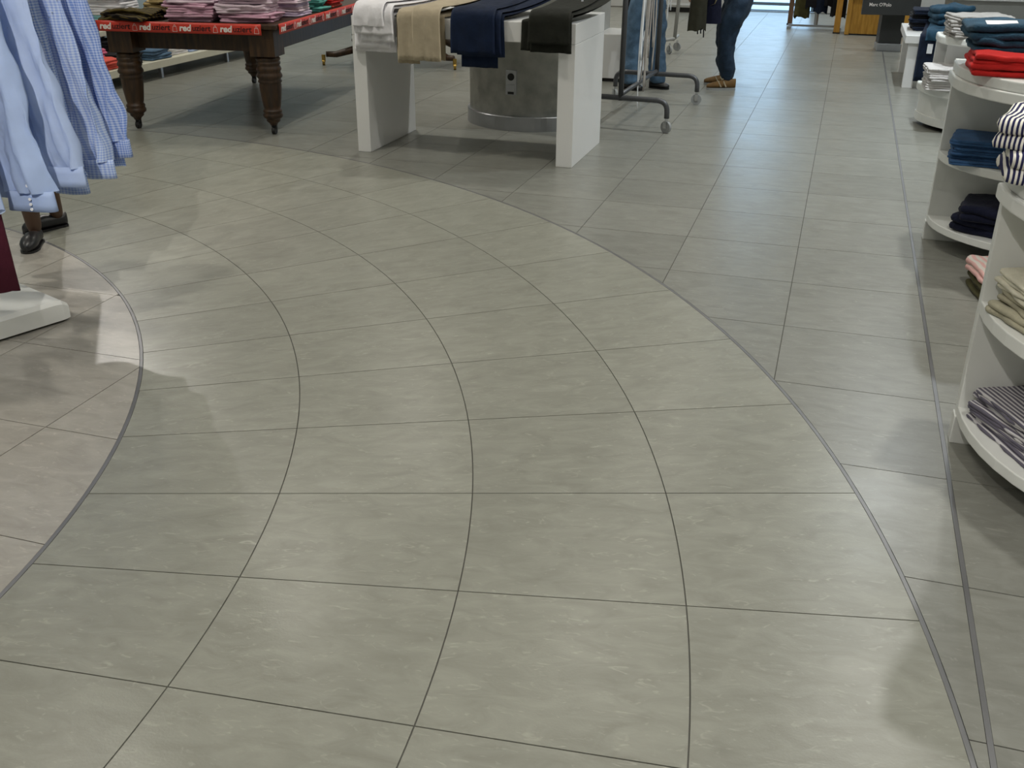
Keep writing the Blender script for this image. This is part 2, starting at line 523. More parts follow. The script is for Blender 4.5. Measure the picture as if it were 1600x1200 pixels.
for ku in range(-13, 6):
    for kv in range(-15, 25):
        u0, u1 = ULINES[ku], ULINES[ku + 1]
        v0, v1 = V0 + kv * DV, V0 + (kv + 1) * DV
        if v1 > 19.2 or v0 < -4 or u0 < -7.6 or u1 > 3.6:
            continue
        gl = SW + 0.001 if ku == 1 else GAP
        gr = SW + 0.001 if ku + 1 == 1 else GAP
        q = [(u0 + gl, v0 + GAP), (u1 - gr, v0 + GAP), (u1 - gr, v1 - GAP), (u0 + gl, v1 - GAP)]
        c = G((u0 + u1) / 2, (v0 + v1) / 2)
        P = [(G(*t).x - CX, G(*t).y - CY) for t in q]
        ds = [math.hypot(*t) for t in P]
        if min(ds) > RAD[4] + 0.08 or max(ds) < RAD[0] - 0.02:
            key = (round(u1 - u0 - gl - gr, 4), gl > GAP, gr > GAP, max(ds) < RAD[0])
            if key not in full_tile:
                full_tile[key] = MB().prism([(t[0] - (u0 + u1) / 2, t[1] - (v0 + v1) / 2) for t in q], -TH, 0.0).mesh('square_tile', M_TILE_IN if key[3] else M_TILE_OUT)
            tile_jobs.append((c, full_tile[key], -GA))
            continue
        for R, inside in ((RAD[4] + SW + 0.001, False), (RAD[0] - SW - 0.001, True)):
            pl = clip_circle(P, R, inside)
            if len(pl) >= 3 and abs(poly_area(pl)) > 0.0004:
                loc = [toG(t[0] + CX, t[1] + CY) for t in pl]
                cu, cv = (u0 + u1) / 2, (v0 + v1) / 2
                me = MB().prism([(t[0] - cu, t[1] - cv) for t in loc], -TH, 0.0).mesh('cut_tile', M_TILE_IN if inside else M_TILE_OUT)
                tile_jobs.append((c, me, -GA))
def vis_rank(p):
    s = project((p.x, p.y, 0))
    if s is None: return 1e6 + p.length
    off = max(0, -60 - s[0], s[0] - 1660, s[1] - 1330, -s[1])
    return p.length + off * 0.03
tile_jobs.sort(key=lambda t: vis_rank(t[0]))
for p, me, a in tile_jobs[:300]:
    o = bpy.data.objects.new('tile', me); COL.objects.link(o)
    o.parent = FLOOR; o.location = p; o.rotation_euler = (0, 0, a)
rest = MB()
for p, me, a in tile_jobs[300:]:
    R = Matrix.Translation(p) @ Matrix.Rotation(a, 4, 'Z')
    rest.add([R @ v.co for v in me.vertices], [tuple(f.vertices) for f in me.polygons])
tag(rest.build('tile_paving', M_TILE_OUT, FLOOR, fix=False), kind='stuff')
for R, seg in ((RAD[0], 160), (RAD[4], 220)):
    s = MB()
    def band(i, j, R=R):
        a = 2 * PI * i
        prof = [(R - SW, -0.008), (R - SW, 0.0002), (R - SW + 0.0015, 0.0009), (R + SW - 0.0015, 0.0009), (R + SW, 0.0002), (R + SW, -0.008)]
        r, z = prof[int(round(j * 5))]
        return (CX + r * math.cos(a), CY + r * math.sin(a), z)
    s.grid(band, seg, 5, closed=True)
    o = s.build('metal_strip', M_STRIP, FLOOR)
    tag(o, label='curved brushed metal strip between the tile rings')
s = MB()
cL = G(0.512, 8.0)
s.box((cL.x, cL.y, -0.0035), (2 * SW, 22.4, 0.0088), -GA)
tag(s.build('metal_strip', M_STRIP, FLOOR), label='straight metal strip along the aisle')

# ---------------- walls, ceiling, shop window
def wall(name, u0, u1, v0, v1, z0, z1, mat, parent=None):
    p = [G(u0, v0), G(u1, v0), G(u1, v1), G(u0, v1)]
    o = MB().prism([(t.x, t.y) for t in p], z0, z1).build(name, mat, parent)
    if parent is None: tag(o, kind='structure')
    return o
wall('wall_left', -7.8, -7.6, -4.2, 19.4, -0.1, CEIL, M_WALL)
wall('wall_right', 3.6, 3.8, -4.2, 19.4, -0.1, CEIL, M_WALLW)
wall('wall_front', -7.6, 3.6, -4.2, -4.0, -0.1, CEIL, M_WALLW)
WU0, WU1 = -1.92, -0.52
WB = wall('wall_back', -7.6, WU0, 19.2, 19.4, -0.1, CEIL, M_WALLW)
wall('wall_panel', WU1, 3.6, 19.2, 19.4, -0.1, CEIL, M_WALLW, WB)
wall('lintel', WU0, WU1, 19.2, 19.4, 2.6, CEIL, M_WALLW, WB)
wall('ceiling', -7.8, 3.8, -4.2, 19.4, CEIL, CEIL + 0.1, M_CEIL)
wall('baseboard_left', -7.6, -7.585, -4.0, 19.2, 0, 0.08, M_WHITE)
wall('baseboard_right', 3.585, 3.6, -4.0, 19.2, 0, 0.08, M_WHITE)
M_FRAME = plain('blue_grey_frame', (0.20, 0.28, 0.36), 0.4, 0.3)
glass = bpy.data.materials.new('window_glass')
n_, l_ = nodes_of(glass)
for q in list(n_): n_.remove(q)
go = n_.new('ShaderNodeOutputMaterial'); gt = n_.new('ShaderNodeBsdfTransparent'); gg = n_.new('ShaderNodeBsdfGlossy'); gm = n_.new('ShaderNodeMixShader')
gt.inputs[0].default_value = (0.93, 0.97, 0.99, 1); gg.inputs['Roughness'].default_value = 0.03; gm.inputs[0].default_value = 0.06
l_.new(gt.outputs[0], gm.inputs[1]); l_.new(gg.outputs[0], gm.inputs[2]); l_.new(gm.outputs[0], go.inputs[0])
WIN = empty('window_1', G((WU0 + WU1) / 2, 19.25), -GA)
tag(WIN, kind='structure')
wf = MB()
hw = (WU1 - WU0) / 2
for x in (-hw + 0.03, hw - 0.03): wf.box((x, 0, 1.3), (0.06, 0.08, 2.6))
for z, h in ((0.115, 0.05), (1.05, 0.06), (2.57, 0.06), (0.008, 0.016)): wf.box((0, 0, z), (2 * hw, 0.07, h))
wf.build('window_frame', M_FRAME, WIN)
for z0, z1 in ((0.018, 0.085), (0.145, 1.02), (1.08, 2.54)):
    MB().box((0, 0, (z0 + z1) / 2), (2 * hw - 0.13, 0.012, z1 - z0)).build('pane', glass, WIN)
pv = MB()
p = [G(-7.6, 19.4), G(3.6, 19.4), G(3.6, 30), G(-7.6, 30)]
tag(pv.prism([(t.x, t.y) for t in p], -0.1, -0.01).build('pavement', plain('pale_paving', (0.62, 0.66, 0.70), 0.7, var=0.05), None), kind='structure')


# ================================================================== CLOTH BUILDERS
def rrect(w, d, r, n=5):
    """rounded rectangle, anticlockwise"""
    pts = []
    for cx, cy, a0 in ((w / 2 - r, -d / 2 + r, -PI / 2), (w / 2 - r, d / 2 - r, 0), (-w / 2 + r, d / 2 - r, PI / 2), (-w / 2 + r, -d / 2 + r, PI)):
        for i in range(n):
            a = a0 + PI / 2 * i / (n - 1)
            pts.append((cx + r * math.cos(a), cy + r * math.sin(a)))
    # refine the long sides
    out = []
    for i, p in enumerate(pts):
        q = pts[(i + 1) % len(pts)]
        out.append(p)
        L = math.hypot(q[0] - p[0], q[1] - p[1])
        k = int(L / 0.045)
        for j in range(1, k):
            out.append((p[0] + (q[0] - p[0]) * j / k, p[1] + (q[1] - p[1]) * j / k))
    return out
def folded_mb(w, d, h, plies, seed, rough=0.006, lump=0.0, taper=0.0):
    """a folded garment: soft plies lying on each other; x width, y depth (front is -y), base z=0"""
    mb = MB()
    hh = h / plies / 2
    for k in range(plies):
        zc = h * (k + 0.5) / plies
        sx = 1 - 0.03 * nz(seed * 3.1 + k * 1.7)
        wk = w * (sx - taper * k / max(1, plies)); dk = d * (1 + 0.02 * nz(seed + k * 2.3, 5))
        ox, oy = 0.018 * nz(seed, k * 3.3 + 0.4), 0.018 * nz(seed, k * 2.1 + 0.7, 4)
        ol = rrect(wk - 2 * hh, dk - 2 * hh, 0.022)
        rings = []
        n = len(ol)
        def zoff(x, y):
            return lump * (nz(x * 5 + seed, y * 5, k * 0.3) * 0.6 + nz(x * 11, y * 11 + seed, k) * 0.4) * (k + 1) / plies
        for ph in (-90, -45, 0, 45, 90):
            c, s_ = math.cos(math.radians(ph)), math.sin(math.radians(ph))
            ring = []
            for x, y in ol:
                L = math.hypot(x, y)
                jit = rough * nz(x * 16 + seed * 7, y * 16, k * 3.1) + rough * 0.6 * nz(x * 45 + seed, y * 45, k)
                e = hh * c + jit
                nx_, ny_ = x / L, y / L
                ring.append((x + nx_ * e + ox, y + ny_ * e + oy, max(0.0, zc + s_ * hh * 1.02 + zoff(x, y) + 0.25 * rough * nz(x * 30, y * 30 + k, seed) * (k > 0))))
            rings.append(ring)
        for f_ in (0.8, 0.55, 0.28):
            rings.append([(x * f_ + ox, y * f_ + oy, max(0.0, zc + hh * 1.02 + zoff(x * f_, y * f_) + rough * 0.5 * nz(x * f_ * 14 + seed, y * f_ * 14, k))) for x, y in ol])
        vs = [p for r in rings for p in r]
        fs = []
        for i in range(len(rings) - 1):
            for j in range(n):
                a, b = i * n + j, i * n + (j + 1) % n
                fs.append((a, b, b + n, a + n))
        fs.append(tuple((len(rings) - 1) * n + j for j in range(n)))
        fs.append(tuple(range(n - 1, -1, -1)))
        mb.add(vs, fs, [(p[0] + 2, p[1] + p[2] * 0.7 + 2) for p in vs])
    return mb
ORD = ['topmost', 'second down', 'third down', 'fourth down', 'fifth down', 'sixth down', 'seventh down', 'eighth down']
def pile(name, cat, desc, where, n, loc, rz, w, d, h, mats, plies=2, seed=1, rough=0.006, lump=0.004, spread=0.012, turn=0.05, group=None, taper=0.0):
    """n folded garments on each other, each one a thing; returns the height of the top"""
    z = loc[2]
    rnd = random.Random(seed)
    c, s_ = math.cos(rz), math.sin(rz)
    for i in range(n):
        top = n - 1 - i
        pos = 'lowest' if (top == n - 1 and n > 1) else ORD[top]
        mat = mats[i % len(mats)]
        hk = h * (0.9 + 0.25 * rnd.random())
        dx, dy = rnd.uniform(-spread, spread), rnd.uniform(-spread, spread)
        o = folded_mb(w * (0.97 + 0.06 * rnd.random()), d, hk, plies, seed * 1.37 + i * 2.11, rough, lump, taper).build(
            name, mat, None, smooth=True, loc=(loc[0] + dx * c - dy * s_, loc[1] + dx * s_ + dy * c, z), rz=rz + rnd.uniform(-turn, turn), fix=False)
        dsc = desc[i % len(desc)] if isinstance(desc, (list, tuple)) else desc
        if n == 1:
            lab = '%s %s' % (dsc, where)
        else:
            lab = '%s, %s in the stack %s' % (dsc, pos, where)
        tag(o, lab, cat, group or ('stack ' + where))
        z += hk * 0.97
    return z
def drape_mb(w, top_len, drop, zt, t, seed, fold=0.006, skew=0.0, edge_r=0.03, flare=0.0, rise=0.09):
    """a flat garment lying on a table top and hanging over its front edge (front edge at y=0, hanging towards -y)."""
    mb = MB()
    path = []
    nt = 8
    for i in range(nt):
        q = 1 - i / nt
        path.append((top_len * q, zt + rise * q * q))
    r = edge_r
    for i in range(7):
        a = PI / 2 * i / 6
        path.append((-r * math.sin(a), zt - r + r * math.cos(a)))
    nd = 8
    for i in range(1, nd + 1):
        path.append((-r, zt - r - (drop - r) * i / nd))
    L = [0.0]
    for i in range(1, len(path)):
        L.append(L[-1] + math.hypot(path[i][0] - path[i - 1][0], path[i][1] - path[i - 1][1]))
    NV = len(path) - 1
    NU = 18
    def surf(side):
        def fn(u, v):
            j = int(round(v * NV))
            y, z = path[j]
            hang = max(0.0, (L[j] - top_len) / max(0.01, drop))
            x = (u - 0.5) * w * (1 + flare * hang) + skew * max(0.0, y)
            wob = fold * (nz(u * 5 + seed * 3, hang * 1.4, seed) + 0.5 * nz(u * 12 + seed, hang * 2, 3)) * (0.25 + hang)
            tt = t * (1 - abs(2 * u - 1) ** 6) * 0.5
            if hang > 0.05:
                return (x, y - wob - (tt if side > 0 else -tt), z + 0.004 * nz(u * 4 + seed, 9))
            return (x, y, z + wob * 0.5 + (tt if side > 0 else -tt))
        return fn
    mb.grid(surf(1), NU, NV, uvf=lambda u, v: (u * w, v * L[-1]))
    mb.grid(surf(-1), NU, NV, uvf=lambda u, v: (u * w, v * L[-1]))
    # close the hem and the sides
    cu = NU + 1
    n1 = cu * (NV + 1)
    fs = []
    for i in range(NU):
        a = NV * cu + i
        fs.append((a, a + 1, n1 + a + 1, n1 + a))
        fs.append((i, i + 1, n1 + i + 1, n1 + i))
    for j in range(NV):
        for i in (0, NU):
            a = j * cu + i; b = a + cu
            fs.append((a, b, n1 + b, n1 + a))
    mb.f += fs
    return mb
def hang_mb(w_top, w_bot, th, z0, z1, seed, folds=5, amp=0.02, lean=0.0, hem=0.02, wav=1.0):
    """hanging cloth tube: x width, y thickness, from z1 (top) down to z0; vertical folds that deepen to the hem"""
    mb = MB()
    NU, NV = 56, 14
    def fn(u, v):
        a = 2 * PI * u
        k = v
        hw = (w_top + (w_bot - w_top) * k) / 2
        fold = amp * (0.15 + 0.85 * k) * (math.sin(folds * a + seed * 2.1 + 0.8 * k) + 0.7 * nz(math.cos(a) * 2.2 + seed, math.sin(a) * 2.2, k * 1.6))
        cx = math.copysign(abs(math.cos(a)) ** 0.8, math.cos(a))
        x = hw * cx + fold * 0.4 * math.cos(a) + lean * k
        y = (th / 2 + abs(fold) * 0.3) * math.sin(a) + fold * wav
        z = z1 + (z0 - z1) * k + hem * k * k * nz(math.cos(a) * 1.5 + seed * 3, math.sin(a), 7)
        return (x, y, z)
    mb.grid(fn, NU, NV, closed=True, uvf=lambda u, v: ((abs(u - 0.5)) * (w_top + w_bot), v * (z1 - z0)))
    mb.f.append(tuple(range(NU)))
    return mb

# ================================================================== WHITE TABLE WITH TROUSERS
TU0, TU1, TV0, TV1, TZ = -3.275, -1.665, 6.755, 7.62, 0.942
tw, td = TU1 - TU0, TV1 - TV0
wt = empty('display_table', G((TU0 + TU1) / 2, TV0), -GA, 'white lacquered display table with slab sides, trousers hanging over its edge', 'table')
MB().box((0, td / 2, TZ - 0.065), (tw, td, 0.13)).build('table_top', M_WHITE, wt, bevel=0.004)
for sx, w_ in ((-1, 0.10), (1, 0.115)):
    MB().box((sx * (tw / 2 - w_ / 2), td / 2, (TZ - 0.131) / 2), (w_, td, TZ - 0.131)).build('side_panel', M_WHITE, wt, bevel=0.003)
def trousers(desc, where, group, uc, seed, pieces, tag_on=False):
    """pieces from the lowest up: (material, sideways shift, width, drop, skew, turn)"""
    n = len(pieces)
    for i, (mt, du, w, drop, skew, rot) in enumerate(pieces):
        o = drape_mb(w, 0.72, drop, TZ + 0.014 + 0.021 * i, 0.021, seed + i * 1.9, 0.013, skew, 0.016 + 0.0205 * i, 0.05).build(
            'trousers', mt, None, smooth=True, loc=G(uc + du, TV0, 0), rz=-GA + rot)
        tag(o, '%s, %s in the %s' % (desc, 'lowest' if i == 0 else ORD[n - 1 - i], where), 'trousers', group)
        if tag_on and i == n - 1:
            MB().box((w * 0.45, 0.22, TZ + 0.021 * n + 0.10), (0.035, 0.11, 0.002)).build('price_tag', M_TAG, o)
W_, B1, B2, N_, K_ = F['white'], F['beige'], F['beige2'], F['navy'], F['olive_black']
trousers('white cotton trousers', 'pile on the white table left end', 'white trousers on the white table', -3.09, 1.0,
         [(W_, 0.0, 0.30, 0.245, 0.35, 0.0), (W_, -0.015, 0.25, 0.24, 0.4, 0.02), (W_, 0.035, 0.24, 0.215, 0.45, -0.02), (W_, 0.02, 0.27, 0.185, 0.5, 0.01), (W_, -0.01, 0.22, 0.155, 0.55, -0.04)])
trousers('beige cotton trousers', 'pile hanging beside the white ones', 'beige trousers on the white table', -2.735, 7.0,
         [(B2, 0.07, 0.18, 0.285, 0.3, 0.03), (B2, -0.10, 0.16, 0.33, 0.3, -0.01), (B1, -0.075, 0.18, 0.325, 0.35, 0.02), (B1, 0.05, 0.20, 0.345, 0.35, -0.01)])
trousers('navy blue trousers', 'pile hanging over the white table edge', 'navy trousers on the white table', -2.335, 13.0,
         [(N_, 0.01, 0.25, 0.315, 0.25, 0.0), (N_, 0.045, 0.28, 0.262, 0.3, 0.03), (N_, 0.02, 0.30, 0.275, 0.28, -0.01), (N_, -0.02, 0.30, 0.285, 0.22, 0.01)], True)
trousers('black olive trousers', 'pile on the white table right end', 'black trousers on the white table', -1.86, 19.0,
         [(K_, -0.05, 0.24, 0.19, 0.2, 0.0), (K_, 0.02, 0.28, 0.205, 0.22, 0.02), (K_, 0.045, 0.27, 0.235, 0.2, -0.02), (K_, 0.03, 0.27, 0.20, 0.18, 0.05)])
def hangtag(p, rz, label):
    o = empty('hang_tag', p, rz, label, 'tag')
    MB().box((0, 0, -0.06), (0.016, 0.002, 0.10)).build('card', M_TAG, o)
    MB().tube([(0, 0, -0.01), (0.004, 0, 0.03), (0.0, 0.0, 0.07)], 0.0015, 6).build('string', M_TAG, o)
hangtag(G(TU1 - 0.05, TV0 + 0.36, TZ + 0.135), -GA + 0.5, 'white paper tag hanging from the black trousers at the table corner')

# ================================================================== CONCRETE COLUMN
col = empty('concrete_column', (0.165, 8.71, 0), 0, 'round bare concrete column behind the white table', 'column')
MB().lathe([(0.535, 0.0), (0.535, CEIL)], seg=72).build('shaft', M_CONC, col, smooth=True)
MB().lathe([(0.537, 0.0), (0.556, 0.0), (0.556, 0.108), (0.552, 0.113), (0.537, 0.113)], seg=72).build('skirting', M_STEEL, col, smooth=False)
sock = empty('power_socket', (0.165 - 0.187, 8.71 - 0.503, 0.375), math.atan2(-0.187, 0.503), 'double metal power socket mounted on the concrete column', 'socket')
MB().box((0, 0, 0), (0.088, 0.022, 0.19)).build('plate', M_STEEL, sock, bevel=0.003)
MB().tube([(0, -0.010, 0.045), (0, -0.0155, 0.045)], [0.028, 0.028], 20).build('outlet', M_BLACK, sock)
MB().box((0, -0.013, -0.04), (0.062, 0.008, 0.055)).build('hinged_cover', M_STEEL, sock, bevel=0.002)
MB().box((0, -0.013, -0.078), (0.05, 0.006, 0.018)).build('outlet', M_BLACK, sock)

# ================================================================== OLD WOODEN TABLE WITH SALE STRIPS
WA = -0.17                                   # its turn
WT0 = Vector((-1.765, 7.85, 0))              # front right corner of the top on plan
tabW, tabD, tabH = 1.43, 2.60, 0.828
tb = empty('wooden_table', WT0, WA, 'dark old wooden table with thick turned legs and red sale strips', 'table')
MB().box((-tabW / 2, tabD / 2, tabH - 0.018), (tabW, tabD, 0.036)).build('table_top', M_DWOOD, tb, bevel=0.008)
ap = MB()
ap.box((-tabW / 2, 0.16, 0.70), (tabW - 0.42, 0.03, 0.165)); ap.box((-tabW / 2, tabD - 0.16, 0.70), (tabW - 0.42, 0.03, 0.165))
ap.box((-0.13, tabD / 2, 0.70), (0.03, tabD - 0.42, 0.165)); ap.box((-tabW + 0.13, tabD / 2, 0.70), (0.03, tabD - 0.42, 0.165))
ap.build('apron', M_DWOOD, tb, bevel=0.003)
leg_prof = [(0.055, 0.595), (0.078, 0.59), (0.092, 0.575), (0.092, 0.563), (0.082, 0.556), (0.09, 0.548), (0.092, 0.535), (0.083, 0.525),
            (0.088, 0.515), (0.094, 0.50), (0.094, 0.49), (0.086, 0.478), (0.09, 0.465), (0.098, 0.45), (0.098, 0.438), (0.088, 0.428), (0.084, 0.42),
            (0.09, 0.41), (0.09, 0.40), (0.082, 0.392), (0.085, 0.38), (0.083, 0.34), (0.076, 0.28), (0.068, 0.22), (0.062, 0.197), (0.07, 0.19), (0.074, 0.178),
            (0.068, 0.168), (0.074, 0.158), (0.077, 0.145), (0.072, 0.132), (0.060, 0.124), (0.052, 0.115), (0.054, 0.105), (0.044, 0.095), (0.032, 0.085), (0.026, 0.07), (0.0, 0.068)]
for lx, ly in ((-0.14, 0.14), (-tabW + 0.14, 0.14), (-0.14, tabD - 0.14), (-tabW + 0.14, tabD - 0.14)):
    lg = MB().lathe(list(reversed(leg_prof)), (lx, ly, 0), 28).build('leg', M_DWOOD, tb, smooth=True)
    MB().box((lx, ly, 0.69), (0.20, 0.20, 0.195)).build('leg_block', M_DWOOD, lg, bevel=0.004)
    w_ = MB()
    w_.cyl((lx - 0.014, ly, 0.03), (lx + 0.014, ly, 0.03), 0.03, 18)
    w_.box((lx, ly + 0.006, 0.055), (0.04, 0.022, 0.03))
    w_.build('caster', M_BLACK, lg)
def text_mb(body, size, extr=0.0006, offs=0.0, shear=0.0):
    cu = bpy.data.curves.new('text', 'FONT')
    cu.body = body; cu.size = size; cu.extrude = extr; cu.offset = offs; cu.shear = shear; cu.resolution_u = 3
    ob = bpy.data.objects.new('text', cu)
    COL.objects.link(ob)
    dg = bpy.context.evaluated_depsgraph_get()
    me = bpy.data.meshes.new_from_object(ob.evaluated_get(dg))
    vs = [v.co.copy() for v in me.vertices]; fs = [tuple(p.vertices) for p in me.polygons]
    bpy.data.objects.remove(ob); bpy.data.curves.remove(cu); bpy.data.meshes.remove(me)
    wmax = max((v.x for v in vs), default=0)
    return vs, fs, wmax
SALE_CACHE = {}
def sale_strip(parent, a, b, label, reps, sag=0.0, start=0.03, h=0.078):
    """paper strip from a to b (local xy) hanging at the edge of the top, printed 'reduziert' with a bag"""
    a = Vector((a[0], a[1], 0)); b = Vector((b[0], b[1], 0))
    d = (b - a); Ln = d.length; d.normalize()
    nrm = Vector((d.y, -d.x, 0))
    rzl = math.atan2(d.y, d.x)
    st = MB()
    NS = 24
    st.grid(lambda u, v: tuple(a + d * (u * Ln) + nrm * (0.003 + 0.004 * math.sin(PI * v) + 0.002 * nz(u * 6, v)) + Vector((0, 0, tabH + 0.004 - h * v - sag * math.sin(PI * u)))), NS, 4)
    so = st.build('sale_strip', M_RED, parent, smooth=True, solid=0.0012)
    tag(so, label)
    step = (Ln - start) / reps
    if 'w' not in SALE_CACHE:
        SALE_CACHE['w'] = text_mb('red', 0.064, 0.0008, 0.0022, 0.14)
        SALE_CACHE['d'] = text_mb('uziert', 0.060, 0.0008, 0.0006, 0.1)
    for k in range(reps):
        base = a + d * (start + k * step)
        def put(V, x0, z0):
            out = []
            for p in V:
                q = base + d * (x0 + p.x) + nrm * (0.0095 + p.z)
                out.append((q.x, q.y, tabH - h + z0 + p.y))
            return out
        sc_ = step / 0.345
        V, Fc, wm = SALE_CACHE['w']
        V = [Vector((p.x * (1.12 * min(1, sc_)), p.y, p.z)) for p in V]
        MB().add(put(V, 0, 0.022), Fc).build('lettering', M_INKW, so)
        V2, F2, wm2 = SALE_CACHE['d']
        V2 = [Vector((p.x * (1.12 * min(1, sc_)), p.y, p.z)) for p in V2]
        MB().add(put(V2, wm * (1.12 * min(1, sc_)) + 0.003, 0.024), F2).build('lettering', M_INKD, so)
        bx = (wm + wm2) * (1.12 * min(1, sc_)) + 0.022
        bag = MB()
        pts = [(0, 0), (0.034, 0), (0.029, 0.036), (0.005, 0.036), (0, 0)]
        hd = [(0.010, 0.036), (0.012, 0.046), (0.017, 0.049), (0.022, 0.046), (0.024, 0.036)]
        for pl in (pts, hd):
            P3 = put([Vector((x * (1.12 * min(1, sc_)), y, 0)) for x, y in pl], bx, 0.016)
            for i in range(len(P3) - 1):
                bag.tube([P3[i], P3[i + 1]], 0.0012, 5)
        bag.build('bag_symbol', M_INKW, so)
sale_strip(tb, (-tabW - 0.005, -0.002), (-0.11, -0.002), 'red paper strip along the front edge reading reduziert', 4)
sale_strip(tb, (0.002, 0.05), (0.002, 1.05), 'red paper strip on the right table edge reading reduziert', 3, h=0.075)
sale_strip(tb, (0.006, 1.03), (0.006, 1.88), 'red paper strip at the rear of the right table edge', 2, h=0.075)
def TB(x, y, z=0.0):
    c, s_ = math.cos(WA), math.sin(WA)
    return (WT0.x + x * c - y * s_, WT0.y + x * s_ + y * c, z)
tz = tabH + 0.001
def tpile(x, y, *a, **k):
    p = TB(x, y, tz)
    return p
z = pile('folded_sweater', 'sweater', 'olive and brown striped knit sweater', 'at the wooden table left end', 2, TB(-1.17, 0.16, tz), WA - 0.1, 0.42, 0.36, 0.035, [S_OLIVE], 2, 31, 0.03, 0.05, 0.03, 0.2)
pile('folded_sweater', 'sweater', 'tan striped knit sweater', 'behind the olive sweaters', 3, TB(-1.0, 0.62, tz), WA - 0.2, 0.46, 0.42, 0.045, [S_TAN], 2, 32, 0.03, 0.05, 0.03, 0.15)
pile('folded_polo_shirt', 'shirt', ['rose pink polo shirt', 'rose pink polo shirt', 'pink polo shirt', 'pink polo shirt', 'pale pink polo shirt'], 'midway along the sale strip', 5, TB(-0.72, 0.2, tz), WA + 0.05, 0.36, 0.32, 0.033,
     [F['pink'], F['pink'], F['pink'], F['pink'], F['pink_pale']], 2, 33, 0.020, 0.020, 0.02, 0.13)
pile('folded_polo_shirt', 'shirt', ['rose pink polo shirt', 'pink polo shirt', 'pale pink polo shirt', 'pale pink polo shirt', 'pale pink polo shirt', 'pale pink polo shirt'], 'at the near table corner', 6, TB(-0.30, 0.26, tz), WA + 0.1, 0.40, 0.36, 0.033,
     [F['pink'], F['pink'], F['pink_pale'], F['pink_pale'], F['pink_pale'], F['pink_pale']], 2, 34, 0.020, 0.020, 0.022, 0.13)
pile('folded_polo_shirt', 'shirt', 'pale lilac polo shirt', 'on the right table edge', 6, TB(-0.22, 0.72, tz), WA, 0.36, 0.30, 0.033, [F['lilac'], F['pink_pale']], 2, 35, 0.016, 0.012, 0.02, 0.1)
pile('folded_polo_shirt', 'shirt', 'sea green polo shirt', 'next to the lilac shirts', 7, TB(-0.20, 1.13, tz), WA, 0.34, 0.30, 0.033, [F['teal']], 2, 36, 0.018, 0.012, 0.025, 0.12)
pile('folded_polo_shirt', 'shirt', 'bright red polo shirt', 'beyond the green shirts', 7, TB(-0.20, 1.52, tz), WA, 0.34, 0.30, 0.033, [F['coral'], F['red']], 2, 37, 0.012, 0.006, 0.02)
pile('folded_polo_shirt', 'shirt', 'white polo shirt', 'behind the pink shirts', 6, TB(-0.62, 0.66, tz), WA, 0.40, 0.36, 0.028, [F['white']], 2, 38, 0.012, 0.01, 0.02)

# ================================================================== ROUNDED SHELF UNITS ON THE RIGHT
def dshape(a, b, straight=0.0, u0=0.0, n=28, inset=0.0):
    """half-ellipse shelf on plan: local x right, back edge on y=0, bulging to -y"""
    pts = [(u0 + inset, 0.0)]
    if straight: pts.append((u0 + inset, -straight))
    for i in range(1, n):
        t = PI * i / n
        pts.append((u0 + a - (a - inset) * math.cos(t), -straight - (b - inset) * math.sin(t)))
    if straight: pts.append((u0 + 2 * a - inset, -straight))
    pts.append((u0 + 2 * a - inset, 0.0))
    return pts
def shelf_unit(u, v, label, levels, top, panel_h):
    root = empty('shelf_unit', G(u, v), -GA, label, 'shelf', 'rounded white shelf units along the aisle')
    a = 0.8
    MB().box((a, 0.025, (panel_h + 0.1) / 2), (2 * a, 0.05, panel_h - 0.1)).build('back_panel', M_WHITE2, root, bevel=0.003)
    MB().box((a, 0.022, 0.05), (2 * a + 0.010, 0.056, 0.10)).build('plinth', M_WHITE2, root, bevel=0.002)
    MB().box((a, -0.30, panel_h / 2 + 0.03), (0.04, 0.56, panel_h - 0.06)).build('divider', M_WHITE2, root)
    for z0, z1, b, st in levels:
        MB().prism(dshape(a, b, st), z0, z1).build('shelf', M_WHITE2, root, bevel=0.004)
    z0, z1, b, st = top
    zm = z0 + (z1 - z0) * 0.52
    MB().prism(dshape(a + 0.02, b + 0.02, st, -0.025), z0, zm).build('top_rim', M_WHITE2, root, bevel=0.006)
    o = MB().prism([(x, y) for x, y in dshape(a + 0.005, b + 0.005, st, -0.01)] , zm, z1).build('top', M_WHITE2, root, bevel=0.006)
    MB().prism([(2 * a, 0.0), (2 * a, 0.055), (0.0, 0.055), (0.0, 0.0)], z0, z1 - 0.002).build('top_edge', M_WHITE2, root)
    return root
U3 = (0.535, 3.33); U2 = (0.572, 5.78)
shelf_unit(*U3, 'nearest rounded white shelf unit, striped shirts on its lowest board', [(0.096, 0.134, 0.80, 0), (0.468, 0.512, 0.80, 0)], (0.845, 0.935, 0.80, 0), 0.845)
shelf_unit(*U2, 'rounded white shelf unit with red and teal trousers on top', [(0.098, 0.136, 0.61, 0), (0.443, 0.485, 0.60, 0)], (0.845, 0.945, 0.75, 0.19), 0.845)
def L3(x, y, z): return G(U3[0] + x, U3[1] + y, z)
def L2(x, y, z): return G(U2[0] + x, U2[1] + y, z)
